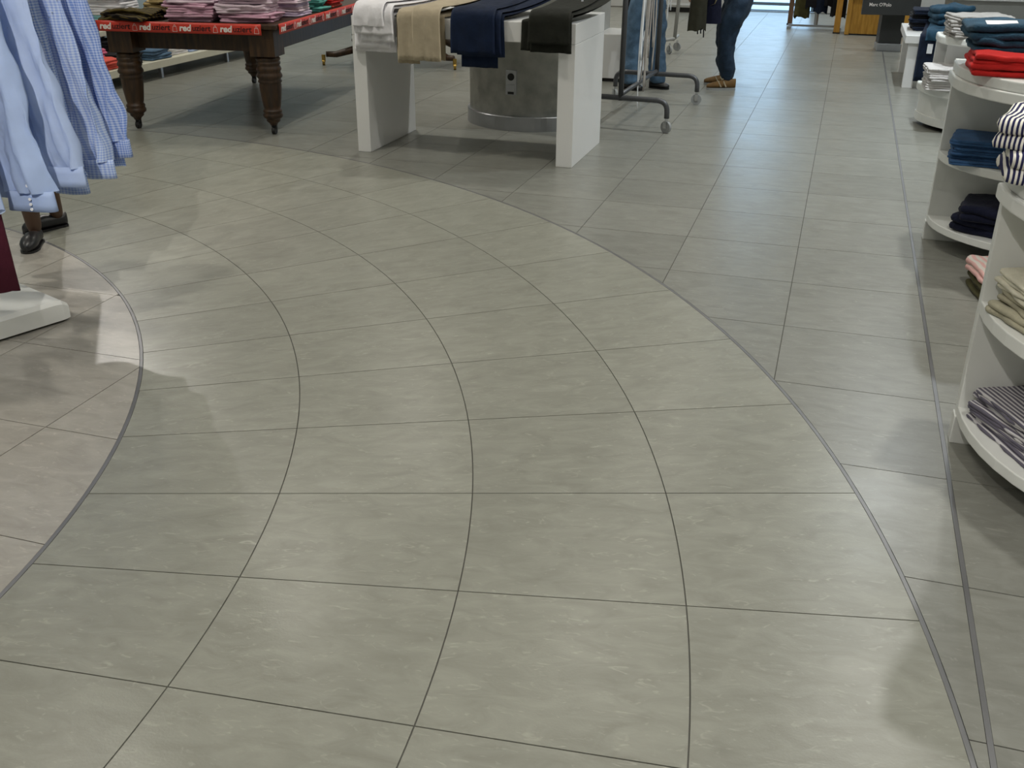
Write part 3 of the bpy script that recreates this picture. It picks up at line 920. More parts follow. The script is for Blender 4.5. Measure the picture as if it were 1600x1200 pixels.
# nearest unit
pile('folded_shirt', 'shirt', 'grey and white striped shirt', 'on the lowest near shelf', 5, L3(0.285, -0.185, 0.135), -GA + 0.46, 0.40, 0.46, 0.022, [S_GREY], 2, 51, 0.010, 0.006, 0.016, 0.10, 'striped shirts on the near shelf unit')
pile('folded_sweater', 'sweater', ['olive sand sweater', 'olive sand sweater', 'sand sweater', 'cream sweater'], 'on the middle near shelf', 4, L3(0.255, -0.175, 0.513), -GA + 0.36, 0.38, 0.36, 0.034,
     [F['sand_dark'], F['sand_dark'], F['sand'], F['sand']], 2, 52, 0.014, 0.016, 0.014, 0.10, 'sweaters on the near shelf unit')
pile('folded_shirt', 'shirt', 'navy and white striped shirt', 'on the near shelf unit', 2, L3(0.12, -0.10, 0.936), -GA - 0.2, 0.36, 0.30, 0.085, [S_NAVY], 2, 53, 0.02, 0.04, 0.02, 0.15, 'striped shirts on top of the near unit')
# second unit
pile('folded_trousers', 'trousers', 'red cotton trousers', 'on the unit top', 2, L2(0.30, -0.40, 0.946), -GA - 0.06, 0.56, 0.40, 0.045, [F['red']], 2, 54, 0.012, 0.022, 0.02, 0.05, 'red trousers on the second unit')
pile('folded_jeans', 'jeans', 'teal blue jeans', 'on the red trousers', 2, L2(0.26, -0.21, 1.03), -GA - 0.03, 0.52, 0.42, 0.062, [F['jean_teal']], 2, 55, 0.012, 0.03, 0.03, 0.08, 'teal jeans on the second unit')
pile('folded_shirt', 'shirt', 'blue cotton shirt', 'beside the red trousers', 3, L2(0.62, -0.62, 0.946), -GA, 0.34, 0.32, 0.032, [F['jean']], 2, 56, 0.01, 0.01, 0.015, 0.05, 'blue shirts on the second unit')
cp = L2(0.14, -0.34, 1.15)
o = MB().box((0, 0, 0), (0.15, 0.07, 0.002)).build('price_card', M_TAG, None, loc=cp, rz=-GA + 0.35)
o.rotation_euler = (0.45, 0.0, -GA + 0.3)
tag(o, 'white price card stuck on the teal jeans', 'card')
pile('folded_jeans', 'jeans', 'mid blue jeans', 'on the middle shelf', 5, L2(0.28, -0.19, 0.486), -GA - 0.12, 0.50, 0.32, 0.024, [F['jean']], 2, 57, 0.008, 0.006, 0.018, 0.05, 'blue jeans on the second unit')
pile('folded_sweater', 'sweater', 'navy knit sweater', 'on the lowest shelf', 2, L2(0.36, -0.24, 0.137), -GA - 0.3, 0.44, 0.34, 0.075, [F['navy_knit']], 2, 58, 0.02, 0.03, 0.03, 0.12, 'navy sweaters on the second unit')
# clothes that stick out behind the nearest unit
pile('folded_cloth', 'clothing', 'dark olive folded garment', 'on the floor behind the nearest shelf', 1, G(0.865, 4.95, 0.0), -GA + 0.2, 0.24, 0.30, 0.07, [F['olive']], 3, 61, 0.01, 0.02)
pile('folded_cloth', 'clothing', 'pink striped garment', 'lying on the olive one behind the shelf', 1, G(0.87, 4.97, 0.072), -GA + 0.25, 0.26, 0.30, 0.05, [S_PINK], 2, 62, 0.02, 0.03)

# third unit: low drum with a raised shelf
U1 = (0.65, 9.36)
t1 = empty('tiered_display', G(*U1), -GA, 'white rounded display with low drum and raised shelf', 'display')
MB().prism(dshape(0.78, 0.72, 0.0, 0.03), 0.035, 0.27).build('drum', M_WHITE2, t1, bevel=0.004)
MB().prism(dshape(0.80, 0.80, 0.0, 0.0), 0.27, 0.335).build('drum_top', M_WHITE2, t1, bevel=0.012)
MB().prism(dshape(0.79, 0.74, 0.0, 0.02), 0.035, 0.10).build('drum_base_band', M_WHITE2, t1, bevel=0.004)
MB().prism(dshape(0.55, 0.4, 0.0, 0.2), 0.0, 0.034).build('foot', M_BLACK, t1)
MB().box((0.80, 0.03, 0.36), (1.4, 0.06, 0.72)).build('back_panel', M_WHITE, t1)
MB().prism(dshape(0.72, 0.42, 0.2, 0.085), 0.665, 0.725).build('raised_shelf', M_WHITE2, t1, bevel=0.012)
MB().box((0.32, -0.18, 0.50), (0.30, 0.05, 0.329)).build('support', M_WHITE, t1)
def L1_(x, y, z): return G(U1[0] + x, U1[1] + y, z)
pile('folded_sweater', 'sweater', 'pale grey sweater', 'on the low white drum', 5, L1_(0.22, -0.37, 0.336), -GA + 0.1, 0.38, 0.38, 0.033, [F['greyw']], 2, 64, 0.014, 0.006, 0.016, 0.08, 'pale grey sweaters')
pile('folded_sweater', 'sweater', 'mottled grey sweater', 'on the raised shelf', 4, L1_(0.36, -0.28, 0.726), -GA + 0.15, 0.42, 0.40, 0.042, [F['grey'], F['greyw'], F['grey'], F['grey']], 2, 65, 0.016, 0.012, 0.02, 0.1, 'grey sweaters')
pile('folded_jeans', 'jeans', 'dark folded jeans', 'behind the grey sweaters', 1, L1_(0.92, -0.2, 0.726), -GA + 0.5, 0.34, 0.34, 0.14, [F['navy_knit']], 3, 66, 0.014, 0.02)

# white bench with jeans
BU, BV = 0.60, 11.16
wb = empty('display_bench', G(BU, BV), -GA, 'low white bench on slab legs with jeans hanging over it', 'bench')
MB().box((0.55, 0.60, 0.468), (1.10, 1.24, 0.075)).build('bench_top', M_WHITE, wb, bevel=0.004)
for x in (0.09, 1.0):
    for y in (0.06, 1.14):
        MB().box((x, y, 0.215), (0.10, 0.09, 0.43)).build('leg', M_WHITE, wb, bevel=0.003)
pile('folded_jeans', 'jeans', 'blackish folded jeans', 'at the near bench edge', 5, G(BU + 0.23, BV + 0.62, 0.507), -GA, 0.36, 0.42, 0.042, [F['jean_dark'], F['black']], 2, 67, 0.016, 0.008, 0.02, 0.08, 'dark jeans on the bench')
for i, (mt, lb, du, dr) in enumerate(((F['jean_dark'], 'dark blue jeans hanging down the front of the white bench', 0.0, 0.44), (F['jean_teal'], 'washed teal jeans thrown over the dark ones on the bench', 0.05, 0.10))):
    o = drape_mb(0.40, 0.5, dr, 0.52 + 0.05 * i, 0.035, 70 + i * 3, 0.012, 0.15, 0.03 + 0.02 * i).build('jeans', mt, None, smooth=True, loc=G(BU + 0.33 + du, BV - 0.02, 0), rz=-GA)
    tag(o, lb, 'jeans', 'jeans draped on the bench')
o = folded_mb(0.36, 0.34, 0.17, 3, 77, 0.02, 0.05).build('jeans', F['jean_teal'], None, smooth=True, loc=G(BU + 0.40, BV + 0.28, 0.60), rz=-GA + 0.3, fix=False)
tag(o, 'bundled washed teal jeans on the bench beside the dark stack', 'jeans', 'jeans draped on the bench')
o = MB().box((0, 0, 0), (0.05, 0.003, 0.09)).build('price_tag', M_TAG, None, loc=G(BU + 0.235, BV - 0.075, 0.395), rz=-GA)
tag(o, 'small white tag on the hanging dark jeans', 'tag')
# pale counter farther back on the right
ct = empty('counter', G(1.15, 13.2), -GA, 'pale grey counter in the back behind the teal jeans', 'counter')
MB().box((0.9, 0.5, 0.35), (1.8, 1.0, 0.70)).build('body', M_GREYP, ct, bevel=0.005)
MB().box((0.9, 0.5, 0.73), (1.9, 1.1, 0.06)).build('top', M_WHITE, ct, bevel=0.005)

# ================================================================== LEFT: SHIRT RACK
BD = Vector((0.614, 0.789, 0)).normalized()
rail0 = Vector((-2.17, 3.55, 0)); RD = Vector((0.17, 0.985, 0)).normalized()
rk = empty('clothes_stand', (-2.09, 4.15, 0), math.atan2(BD.y, BD.x), 'white clothes stand with a rounded flat base plate', 'rack')
# base plate: long axis along local x, end at x=+0.12
def base_sec(u, v):
    x = -1.2 + 1.25 * u
    prof = [(-0.19, 0.012), (-0.19, 0.085), (-0.178, 0.102), (0.178, 0.102), (0.19, 0.085), (0.19, 0.012)]
    y, z = prof[int(round(v * 5))]
    e = 1.0 - max(0, (u - 0.965) / 0.035)
    return (x, y * (0.94 + 0.06 * min(1, e * 2)), z if z < 0.05 else z * (0.72 + 0.28 * math.sqrt(max(0, min(1, e)))))
m_ = MB(); m_.grid(base_sec, 40, 5)
m_.f.append(tuple(j * 41 + 40 for j in range(6))); m_.f.append(tuple(j * 41 for j in range(6)))
m_.build('base_plate', M_WHITE2, rk)
MB().cyl((-0.42, 0, 0.10), (-0.42, 0, 1.52), 0.02, 14).build('post', M_STEEL, rk)
inv = Matrix.Rotation(-math.atan2(BD.y, BD.x), 4, 'Z')
def loc_rk(p): return inv @ (Vector(p) - Vector((-2.09, 4.15, 0)))
ra, rb = rail0 + RD * -0.1 + Vector((0, 0, 1.52)), rail0 + RD * 1.35 + Vector((0, 0, 1.52))
pa = loc_rk(ra); pb = loc_rk(rb)
mb_ = MB(); mb_.cyl(pa, pb, 0.014, 12)
mid = (pa + pb) / 2
mb_.cyl(Vector((-0.42, 0, 1.52)), mid, 0.014, 12)
mb_.build('rail', M_STEEL, rk)
def sleeve_mb(x0, w0, w1, zt, zb, seed, dx=0.04, th=0.05):
    mb = MB()
    NU, NV = 40, 30
    def fn(u, v):
        a = 2 * PI * u
        w = (w0 + (w1 - w0) * v) / 2
        fold = 0.030 * (0.35 + v) * (nz(math.cos(a) * 1.7 + seed, math.sin(a) * 1.7, v * 3.0 + seed) + 0.35 * math.sin(3 * a + seed + 3 * v) + 0.5 * nz(math.cos(a) * 4 + v * 6, seed, v * 7))
        return (x0 + dx * v + w * math.cos(a) + fold * 0.5, th / 2 * math.sin(a) - 0.03 + fold, zt + (zb - zt) * v)
    mb.grid(fn, NU, NV, closed=True, uvf=lambda u, v: (abs(u - 0.5) * 2 * (w0 + w1) / 2, v * (zt - zb)))
    return mb
def shirt(label, s, mat, hem, cuff_z, seed, dxs, w=0.44, sleeve_x=0.2, turn=0.0, buttons=True, beads=False, cuffmat=None, sl_w=0.17):
    p = rail0 + RD * s
    o = empty('hanging_shirt', (p.x, p.y, 0), math.atan2(RD.y, RD.x) - PI / 2 + turn, label, 'shirt', 'blue shirts on the clothes stand')
    hang_mb(w * 0.66, w, 0.045, hem, 1.47, seed, 5, 0.026, 0.0, 0.05, 0.6).build('shirt_body', mat, o, smooth=True)
    MB().tube([(-0.19, 0, 1.42), (0, 0, 1.485), (0.19, 0, 1.42)], 0.008, 8).build('hanger', M_BLACK, o)
    for sx in (-1, 1):
        sl = sleeve_mb(sx * (sleeve_x - 0.06), 0.13, sl_w, 1.45, cuff_z + 0.075, seed + sx, sx * (dxs + 0.06)).build('sleeve', mat, o, smooth=True)
        cx = sx * (sleeve_x + dxs)
        cf = MB()
        def cfn(u, v, cx=cx):
            a = 2 * PI * u
            q = 0.006 * math.sin(2 * a + seed)
            return (cx + (sl_w / 2 + 0.003 + 0.006 * v) * math.cos(a) + q, (0.024 + 0.004 * v) * math.sin(a) - 0.03 + q, cuff_z + 0.08 - 0.08 * v + 0.005 * nz(math.cos(a) + seed, v))
        cf.grid(cfn, 30, 3, closed=True, uvf=lambda u, v: (abs(u - 0.5) * 2 * sl_w, v * 0.08))
        co = cf.build('cuff', cuffmat or mat, sl, smooth=True, solid=0.003)
        if buttons and sx == 1:
            for zz in (0.012, 0.032, 0.052, 0.105):
                MB().tube([(cx + 0.005, -0.0585, cuff_z + zz), (cx + 0.005, -0.062, cuff_z + zz)], 0.0058, 10).build('button', M_TAG, sl)
    if beads:
        rnd = random.Random(int(seed * 10))
        bb = MB()
        for k in range(70):
            bx_ = rnd.uniform(-0.18, 0.2); bz = rnd.uniform(1.12, 1.34)
            bb.lathe([(0.0, -0.003), (0.003, 0.0), (0.0, 0.003)], (bx_, -0.047 - rnd.uniform(0, 0.012), bz), 6)
        tag(bb.build('bead_trim', M_CHROME, o), 'glittering beads on the shirt front', kind='stuff')
    return o
shirt('pale blue shirt hanging foremost on the white stand beside the maroon garment', 0.16, F['shirt_pale'], 0.60, 0.525, 3.1, 0.03, turn=0.10, sleeve_x=0.08, sl_w=0.15)
shirt('plain blue shirt with a four-button cuff hanging in front', 0.38, F['shirt_blue'], 0.60, 0.545, 5.3, 0.035, turn=0.05, sleeve_x=0.20, sl_w=0.18)
shirt('plain light blue shirt with beads hanging second behind the buttoned cuff', 0.58, F['shirt_pale'], 0.66, 0.60, 8.7, 0.05, turn=-0.02, sleeve_x=0.22, buttons=False, beads=True, sl_w=0.15)
shirt('blue gingham shirt with white cuff hanging behind the plain ones', 0.72, GING, 0.58, 0.525, 11.9, 0.06, turn=0.04, sleeve_x=0.13, cuffmat=GING2, buttons=False, beads=True, sl_w=0.13)
shirt('fine blue gingham shirt hanging second from the back', 0.88, GING2, 0.56, 0.56, 14.2, 0.06, turn=-0.04, w=0.46, sleeve_x=0.17, beads=True, buttons=False, sl_w=0.14)
shirt('blue gingham shirt hanging rearmost on the white stand', 1.00, GING, 0.55, 0.62, 17.7, 0.06, turn=0.02, w=0.52, sleeve_x=0.19, buttons=False, sl_w=0.14)
mg = empty('maroon_garment', (-2.13, 3.72, 0), 0.05, 'long maroon garment hanging at the left edge over the base plate', 'garment')
hang_mb(0.30, 0.38, 0.05, 0.262, 1.46, 21.3, 3, 0.012, 0.0, 0.02, 0.5).build('skirt_part', F['maroon'], mg, smooth=True)
MB().tube([(-0.15, 0, 1.44), (0, 0, 1.485), (0.15, 0, 1.44)], 0.008, 8).build('hanger', M_BLACK, mg)

# ================================================================== PEOPLE
def skin_obj(name, verts, edges, radii, mat, parent, root=0, sub=2, disp=0.0, dsize=0.12):
    me = bpy.data.meshes.new(name)
    me.from_pydata(verts, edges, [])
    me.materials.append(mat)
    o = bpy.data.objects.new(name, me); COL.objects.link(o)
    if parent: o.parent = parent
    md = o.modifiers.new('skin', 'SKIN'); md.use_smooth_shade = True; md.branch_smoothing = 0.6
    for i, r in enumerate(radii):
        sv = me.skin_vertices[0].data[i]
        sv.radius = r if isinstance(r, tuple) else (r, r)
        sv.use_root = (i == root)
    sb = o.modifiers.new('smooth', 'SUBSURF'); sb.levels = sub; sb.render_levels = sub
    if disp:
        sb2 = o.modifiers.new('fine', 'SUBSURF'); sb2.levels = 1; sb2.render_levels = 1
        tx = bpy.data.textures.get('wrinkle') or bpy.data.textures.new('wrinkle', 'CLOUDS')
        tx.noise_scale = dsize
        dm = o.modifiers.new('wrinkles', 'DISPLACE'); dm.texture = tx; dm.strength = disp; dm.mid_level = 0.5
        dm.texture_coords = 'GLOBAL'
    return o
def chain(*pts):
    return list(pts), [(i, i + 1) for i in range(len(pts) - 1)]
def figure_body(root, hip, knees, ankles, chest, neck, head, shoulders, elbows, wrists, mat):
    """one continuous body: pelvis first"""
    V = [hip]; E = []; R = [0.12]
    def add(p, r, frm):
        V.append(p); R.append(r); E.append((frm, len(V) - 1)); return len(V) - 1
    hip = Vector(hip)
    sp = add(tuple((hip + Vector(chest)) / 2), (0.12, 0.10), 0)
    ch = add(chest, (0.14, 0.11), sp)
    nk = add(neck, 0.052, ch)
    hd = add(tuple((Vector(neck) * 0.45 + Vector(head) * 0.55)), 0.066, nk)
    h2 = add(head, (0.078, 0.09), hd)
    h3 = add(tuple(Vector(head) + (Vector(head) - Vector(neck)).normalized() * 0.07), 0.06, h2)
    for s in (0, 1):
        a = add(shoulders[s], 0.06, ch); b = add(elbows[s], 0.042, a); c = add(wrists[s], 0.03, b)
        d = (Vector(wrists[s]) - Vector(elbows[s])).normalized()
        pm = add(tuple(Vector(wrists[s]) + d * 0.07), (0.036, 0.018), c)
        side = d.orthogonal().normalized()
        th = add(tuple(Vector(wrists[s]) + d * 0.06 + side * 0.05), 0.010, c)
        for k in range(4):
            off = side.cross(d) * 0 + side * (0.026 - 0.017 * k)
            q = Vector(wrists[s]) + d * (0.11 + 0.01 * (k in (1, 2))) + off
            f1 = add(tuple(q), 0.0085, pm)
            add(tuple(q + d * 0.045 + Vector((0, 0, -0.01))), 0.007, f1)
    for s in (0, 1):
        hp = (Vector(hip) * 0.4 + Vector((Vector(knees[s]).x, Vector(knees[s]).y, hip.z)) * 0.6) + Vector((0, 0, -0.08))
        a = add(tuple(hp), 0.085, 0)
        b = add(knees[s], 0.053, a)
        cm = Vector(knees[s]) * 0.6 + Vector(ankles[s]) * 0.4
        c = add(tuple(cm), 0.055, b)
        add(ankles[s], 0.036, c)
    return skin_obj('body', V, E, R, mat, root, 0, 2)
def shoe(parent, toe, heel, name, mat, solemat, h_heel=0.06, h_toe=0.04, w=0.095, low=False, sole=0.012, lift=0.0):
    """shoe lofted from heel to toe (world-local coordinates of the parent)"""
    toe = Vector(toe); heel = Vector(heel)
    d = toe - heel; L = d.length; d.normalize(); sd = Vector((d.y, -d.x, 0))
    ws = [(0.0, 0.30), (0.03, 0.56), (0.12, 0.72), (0.3, 0.74), (0.5, 0.86), (0.68, 1.0), (0.82, 0.94), (0.93, 0.70), (0.98, 0.42), (1.0, 0.16)]
    def hgt(t):
        if low:
            return h_heel * (1 - t) ** 0.5 * (1 - 0.55 * min(1, t / 0.3)) + h_toe * min(1, t / 0.4) * (1 - max(0, t - 0.8) * 2.4)
        return h_heel + (h_toe - h_heel) * min(1, max(0, (t - 0.25) / 0.6)) - max(0, t - 0.88) * 0.15
    up = MB(); NU = 16
    def fn(u, v):
        t, wf = ws[int(round(v * (len(ws) - 1)))]
        a = 2 * PI * u
        hh = hgt(t)
        x = math.copysign(abs(math.cos(a)) ** 0.8, math.cos(a)) * w / 2 * wf * (1 - 0.25 * max(0, math.sin(a)))
        z = sole + lift + hh * 0.5 + hh * 0.5 * math.copysign(abs(math.sin(a)) ** 0.7, math.sin(a))
        return tuple(heel + d * (t * L) + sd * x + Vector((0, 0, z)))
    up.grid(fn, NU, len(ws) - 1, closed=True)
    n = len(ws)
    up.f.append(tuple(range(NU))); up.f.append(tuple((n - 1) * NU + i for i in range(NU)))
    so = up.build(name, mat, parent, smooth=True)
    ol = [heel + d * (t * L) + sd * (w / 2 * wf * 1.04) for t, wf in ws] + [heel + d * (t * L) - sd * (w / 2 * wf * 1.04) for t, wf in reversed(ws)]
    MB().prism([(p.x, p.y) for p in ol], lift + heel.z, lift + heel.z + sole).build('sole', solemat, so)
    return so, d, sd
def hair_cap(parent, head, fwd, mat):
    m = MB()
    hx = Vector(head)
    fw = Vector(fwd).normalized()
    def fn(u, v):
        a = 2 * PI * u; b = PI * (0.02 + 0.62 * v)
        dv = Vector((math.cos(a) * math.sin(b), math.sin(a) * math.sin(b), math.cos(b)))
        r = 0.118 + 0.012 * nz(dv.x * 5, dv.y * 5, dv.z * 5)
        if dv.dot(fw) > 0.45 and dv.z < 0.55: r = 0.085
        return tuple(hx + Vector((0, 0, 0.03)) - fw * 0.02 + dv * r)
    m.grid(fn, 28, 14, closed=True)
    return m.build('hair', mat, parent, smooth=True)
def face(parent, head, fwd):
    fw = Vector(fwd).normalized(); sd = Vector((-fw.y, fw.x, 0)); hx = Vector(head)
    for s in (-1, 1):
        c = hx + fw * 0.088 + sd * (0.032 * s) + Vector((0, 0, 0.0))
        MB().lathe([(0.0, -0.009), (0.007, -0.006), (0.010, 0), (0.007, 0.006), (0.0, 0.009)], c, 10).build('eye', M_BLACK, parent, smooth=True)
    nb = hx + fw * 0.095
    MB().tube([nb + Vector((0, 0, 0.005)), nb + fw * 0.02 + Vector((0, 0, -0.032))], [0.006, 0.012], 8).build('nose', M_SKINL, parent, smooth=True)
    mb2 = hx + fw * 0.088 + Vector((0, 0, -0.06))
    MB().tube([mb2 - sd * 0.022, mb2 + fw * 0.006, mb2 + sd * 0.022], [0.003, 0.006, 0.003], 8).build('mouth', F['rose'], parent, smooth=True)

# --- person in washed jeans behind the clothes rack (faces right)
p1 = empty('person', (1.28, 10.34, 0), 0, 'person in washed blue jeans and black shoes behind the clothes rack', 'person', 'shoppers')
A1, A2 = (-0.125, -0.06, 0.09), (0.135, 0.02, 0.09)
K1, K2 = (-0.115, -0.06, 0.47), (0.115, 0.02, 0.47)
figure_body(p1, (0, 0, 0.92), (K1, K2), (A1, A2), (0.0, 0, 1.32), (0.02, 0, 1.50), (0.05, 0, 1.63), ((0.0, 0.18, 1.40), (0.0, -0.18, 1.40)),
            ((0.02, 0.25, 1.13), (0.02, -0.25, 1.13)), ((0.2, 0.2, 1.05), (0.2, -0.2, 1.05)), M_SKINL)
skin_obj('jeans', [(0, 0, 0.98), (0, 0, 0.90), (-0.10, -0.05, 0.78), (-0.115, -0.06, 0.62), (-0.115, -0.06, 0.46), (-0.122, -0.06, 0.26), (-0.125, -0.06, 0.10), (-0.125, -0.06, 0.035),
                   (0.10, 0.02, 0.78), (0.115, 0.02, 0.62), (0.115, 0.02, 0.46), (0.13, 0.02, 0.26), (0.138, 0.02, 0.10), (0.14, 0.02, 0.035)],
         [(0, 1), (1, 2), (2, 3), (3, 4), (4, 5), (5, 6), (6, 7), (1, 8), (8, 9), (9, 10), (10, 11), (11, 12), (12, 13)],
         [0.15, 0.155, 0.115, 0.108, 0.098, 0.102, 0.108, 0.105, 0.11, 0.10, 0.088, 0.09, 0.094, 0.09], F['jean_light'], p1, 1, 2, 0.05, 0.08)
skin_obj('jacket', [(0, 0, 0.95), (0, 0, 1.15), (0, 0, 1.36), (0.02, 0, 1.46), (0, 0.2, 1.39), (0.02, 0.26, 1.13), (0.15, 0.22, 1.07), (0, -0.2, 1.39), (0.02, -0.26, 1.13), (0.15, -0.22, 1.07)],
         [(0, 1), (1, 2), (2, 3), (2, 4), (4, 5), (5, 6), (2, 7), (7, 8), (8, 9)], [0.17, 0.17, 0.15, 0.07, 0.08, 0.062, 0.05, 0.08, 0.062, 0.05], F['black'], p1, 1, 2, 0.02)
hair_cap(p1, (0.05, 0, 1.63), (1, 0, 0), M_HAIR); face(p1, (0.05, 0, 1.63), (1, 0, 0))
shoe(p1, (-0.03, -0.16, 0), (-0.19, -0.02, 0), 'shoe', M_BLACK, M_BLACK, 0.075, 0.045, 0.10)
shoe(p1, (0.25, -0.06, 0), (0.07, 0.05, 0), 'shoe', M_BLACK, M_BLACK, 0.075, 0.045, 0.10)

# --- person in dark jeans bending forward to the left
p2 = empty('person', (2.085, 10.35, 0), 0, 'person in dark jeans and tan sneakers bending forward in the aisle', 'person', 'shoppers')
A1, A2 = (0.03, -0.03, 0.10), (0.06, 0.30, 0.10)
K1, K2 = (-0.03, -0.04, 0.49), (0.0, 0.24, 0.49)
figure_body(p2, (0.16, 0.09, 0.93), (K1, K2), (A1, A2), (-0.14, 0.08, 1.20), (-0.30, 0.08, 1.28), (-0.42, 0.08, 1.33), ((-0.16, 0.26, 1.24), (-0.16, -0.10, 1.24)),
            ((-0.20, 0.27, 1.02), (-0.20, -0.13, 1.02)), ((-0.30, 0.2, 0.93), (-0.30, -0.08, 0.93)), M_SKINL)
skin_obj('jeans', [(0.14, 0.09, 0.99), (0.17, 0.09, 0.91), (0.06, -0.03, 0.76), (0.0, -0.04, 0.62), (-0.035, -0.04, 0.49), (-0.02, -0.035, 0.34), (0.012, -0.03, 0.20), (0.035, -0.03, 0.07),
                   (0.08, 0.24, 0.76), (0.03, 0.24, 0.62), (0.0, 0.24, 0.49), (0.02, 0.27, 0.34), (0.04, 0.29, 0.20), (0.06, 0.30, 0.07)],
         [(0, 1), (1, 2), (2, 3), (3, 4), (4, 5), (5, 6), (6, 7), (1, 8), (8, 9), (9, 10), (10, 11), (11, 12), (12, 13)],
         [0.15, 0.175, 0.150, 0.122, 0.098, 0.088, 0.084, 0.084, 0.125, 0.11, 0.09, 0.082, 0.078, 0.076], F['jean_ind'], p2, 1, 2, 0.055, 0.08)
skin_obj('jacket', [(0.08, 0.08, 1.0), (-0.06, 0.08, 1.12), (-0.17, 0.08, 1.22), (-0.28, 0.08, 1.28), (-0.16, 0.28, 1.23), (-0.21, 0.29, 1.02), (-0.28, 0.22, 0.95), (-0.16, -0.12, 1.23), (-0.21, -0.15, 1.02), (-0.28, -0.09, 0.95)],
         [(0, 1), (1, 2), (2, 3), (2, 4), (4, 5), (5, 6), (2, 7), (7, 8), (8, 9)], [0.16, 0.16, 0.14, 0.065, 0.075, 0.06, 0.048, 0.075, 0.06, 0.048], F['navy_knit'], p2, 1, 2, 0.02)
hair_cap(p2, (-0.42, 0.08, 1.33), (-1, 0, -0.3), M_HAIR); face(p2, (-0.42, 0.08, 1.33), (-0.9, 0, -0.3))
M_TAN = plain('tan_suede', (0.15, 0.080, 0.022), 0.75, var=0.15, vscale=20)
M_TANP = plain('pale_suede', (0.36, 0.30, 0.20), 0.75)
for hx_, hy_ in ((0.105, -0.045), (0.135, 0.285)):
    so, d_, sd_ = shoe(p2, (hx_ - 0.285, hy_ - 0.005, 0), (hx_, hy_, 0), 'sneaker', M_TAN, M_RUBBER, 0.085, 0.045, 0.10, sole=0.02)
    for k in (0.10, 0.15):
        c = Vector((hx_ - k, hy_ - 0.041, 0))
        MB().tube([c + Vector((0, -0.007, 0.03)), c + Vector((-0.02, 0.0, 0.065)), c + Vector((-0.025, 0.012, 0.085))], 0.007, 6).build('stripe', M_TANP, so)
    MB().tube([(hx_ - 0.13, hy_ - 0.022, 0.10), (hx_ - 0.135, hy_, 0.106), (hx_ - 0.13, hy_ + 0.022, 0.10)], 0.006, 6).build('lace', M_TANP, so)
ch_ = empty('coat', (1.745, 10.20, 0), 0.1, 'dark olive coat carried over the arm of the bending person', 'coat')
hang_mb(0.15, 0.19, 0.10, 0.57, 0.96, 41.0, 4, 0.022, 0.0, 0.06, 0.5).build('cloth', F['olive_coat'], ch_, smooth=True)
fr = MB()
for k, (x, l) in enumerate(((0.0, 0.03), (0.03, 0.025), (0.06, 0.06))):
    fr.tube([(x, -0.03, 0.58), (x + 0.004, -0.03, 0.565 - l)], 0.006, 6)
fr.build('drawstring', F['black'], ch_)
bg_ = empty('bag', (1.90, 10.26, 0), 0.0, 'dark cloth bag hanging behind the olive coat', 'bag')
hang_mb(0.12, 0.17, 0.09, 0.625, 0.93, 43.0, 3, 0.012, 0.0, 0.02, 0.4).build('cloth', F['navy_knit'], bg_, smooth=True)
folded_mb(0.17, 0.12, 0.12, 1, 44, 0.01, 0.02).build('flap', F['khaki'], bg_, smooth=True, loc=(-0.06, -0.02, 0.79), fix=False)

# --- woman behind the hanging shirts: legs and black flats show
p3 = empty('person', (-2.50, 5.22, 0), 0, 'person in dark stockings and black flat shoes behind the blue shirts', 'person', 'shoppers')
A1, A2 = (-0.03, -0.05, 0.045), (-0.03, 0.235, 0.045)
K1, K2 = (-0.05, -0.05, 0.47), (-0.04, 0.17, 0.47)
figure_body(p3, (-0.02, 0.03, 0.90), (K1, K2), (A1, A2), (-0.02, 0.03, 1.28), (-0.02, 0.02, 1.44), (-0.02, 0.0, 1.57), ((-0.19, 0.03, 1.36), (0.15, 0.03, 1.36)),
            ((-0.24, 0.0, 1.1), (0.18, 0.0, 1.1)), ((-0.16, -0.16, 1.1), (0.10, -0.16, 1.1)), M_SKIN)
hang_mb(0.34, 0.46, 0.22, 0.60, 1.02, 46.0, 6, 0.015, 0.0, 0.01, 0.6).build('skirt', F['black'], p3, smooth=True)
skin_obj('blouse', [(-0.02, 0.03, 0.96), (-0.02, 0.03, 1.14), (-0.02, 0.03, 1.31), (-0.02, 0.03, 1.40), (-0.21, 0.03, 1.35), (-0.25, 0.0, 1.12), (0.17, 0.03, 1.35), (0.20, 0.0, 1.12)],
         [(0, 1), (1, 2), (2, 3), (2, 4), (4, 5), (2, 6), (6, 7)], [0.15, 0.145, 0.145, 0.065, 0.075, 0.058, 0.075, 0.058], F['black'], p3, 1, 2, 0.015)
hair_cap(p3, (-0.02, 0, 1.57), (0, -1, 0), M_HAIR); face(p3, (-0.02, 0, 1.57), (0, -1, 0))
M_FLAT = plain('black_leather', (0.018, 0.018, 0.02), 0.35, var=0.1)
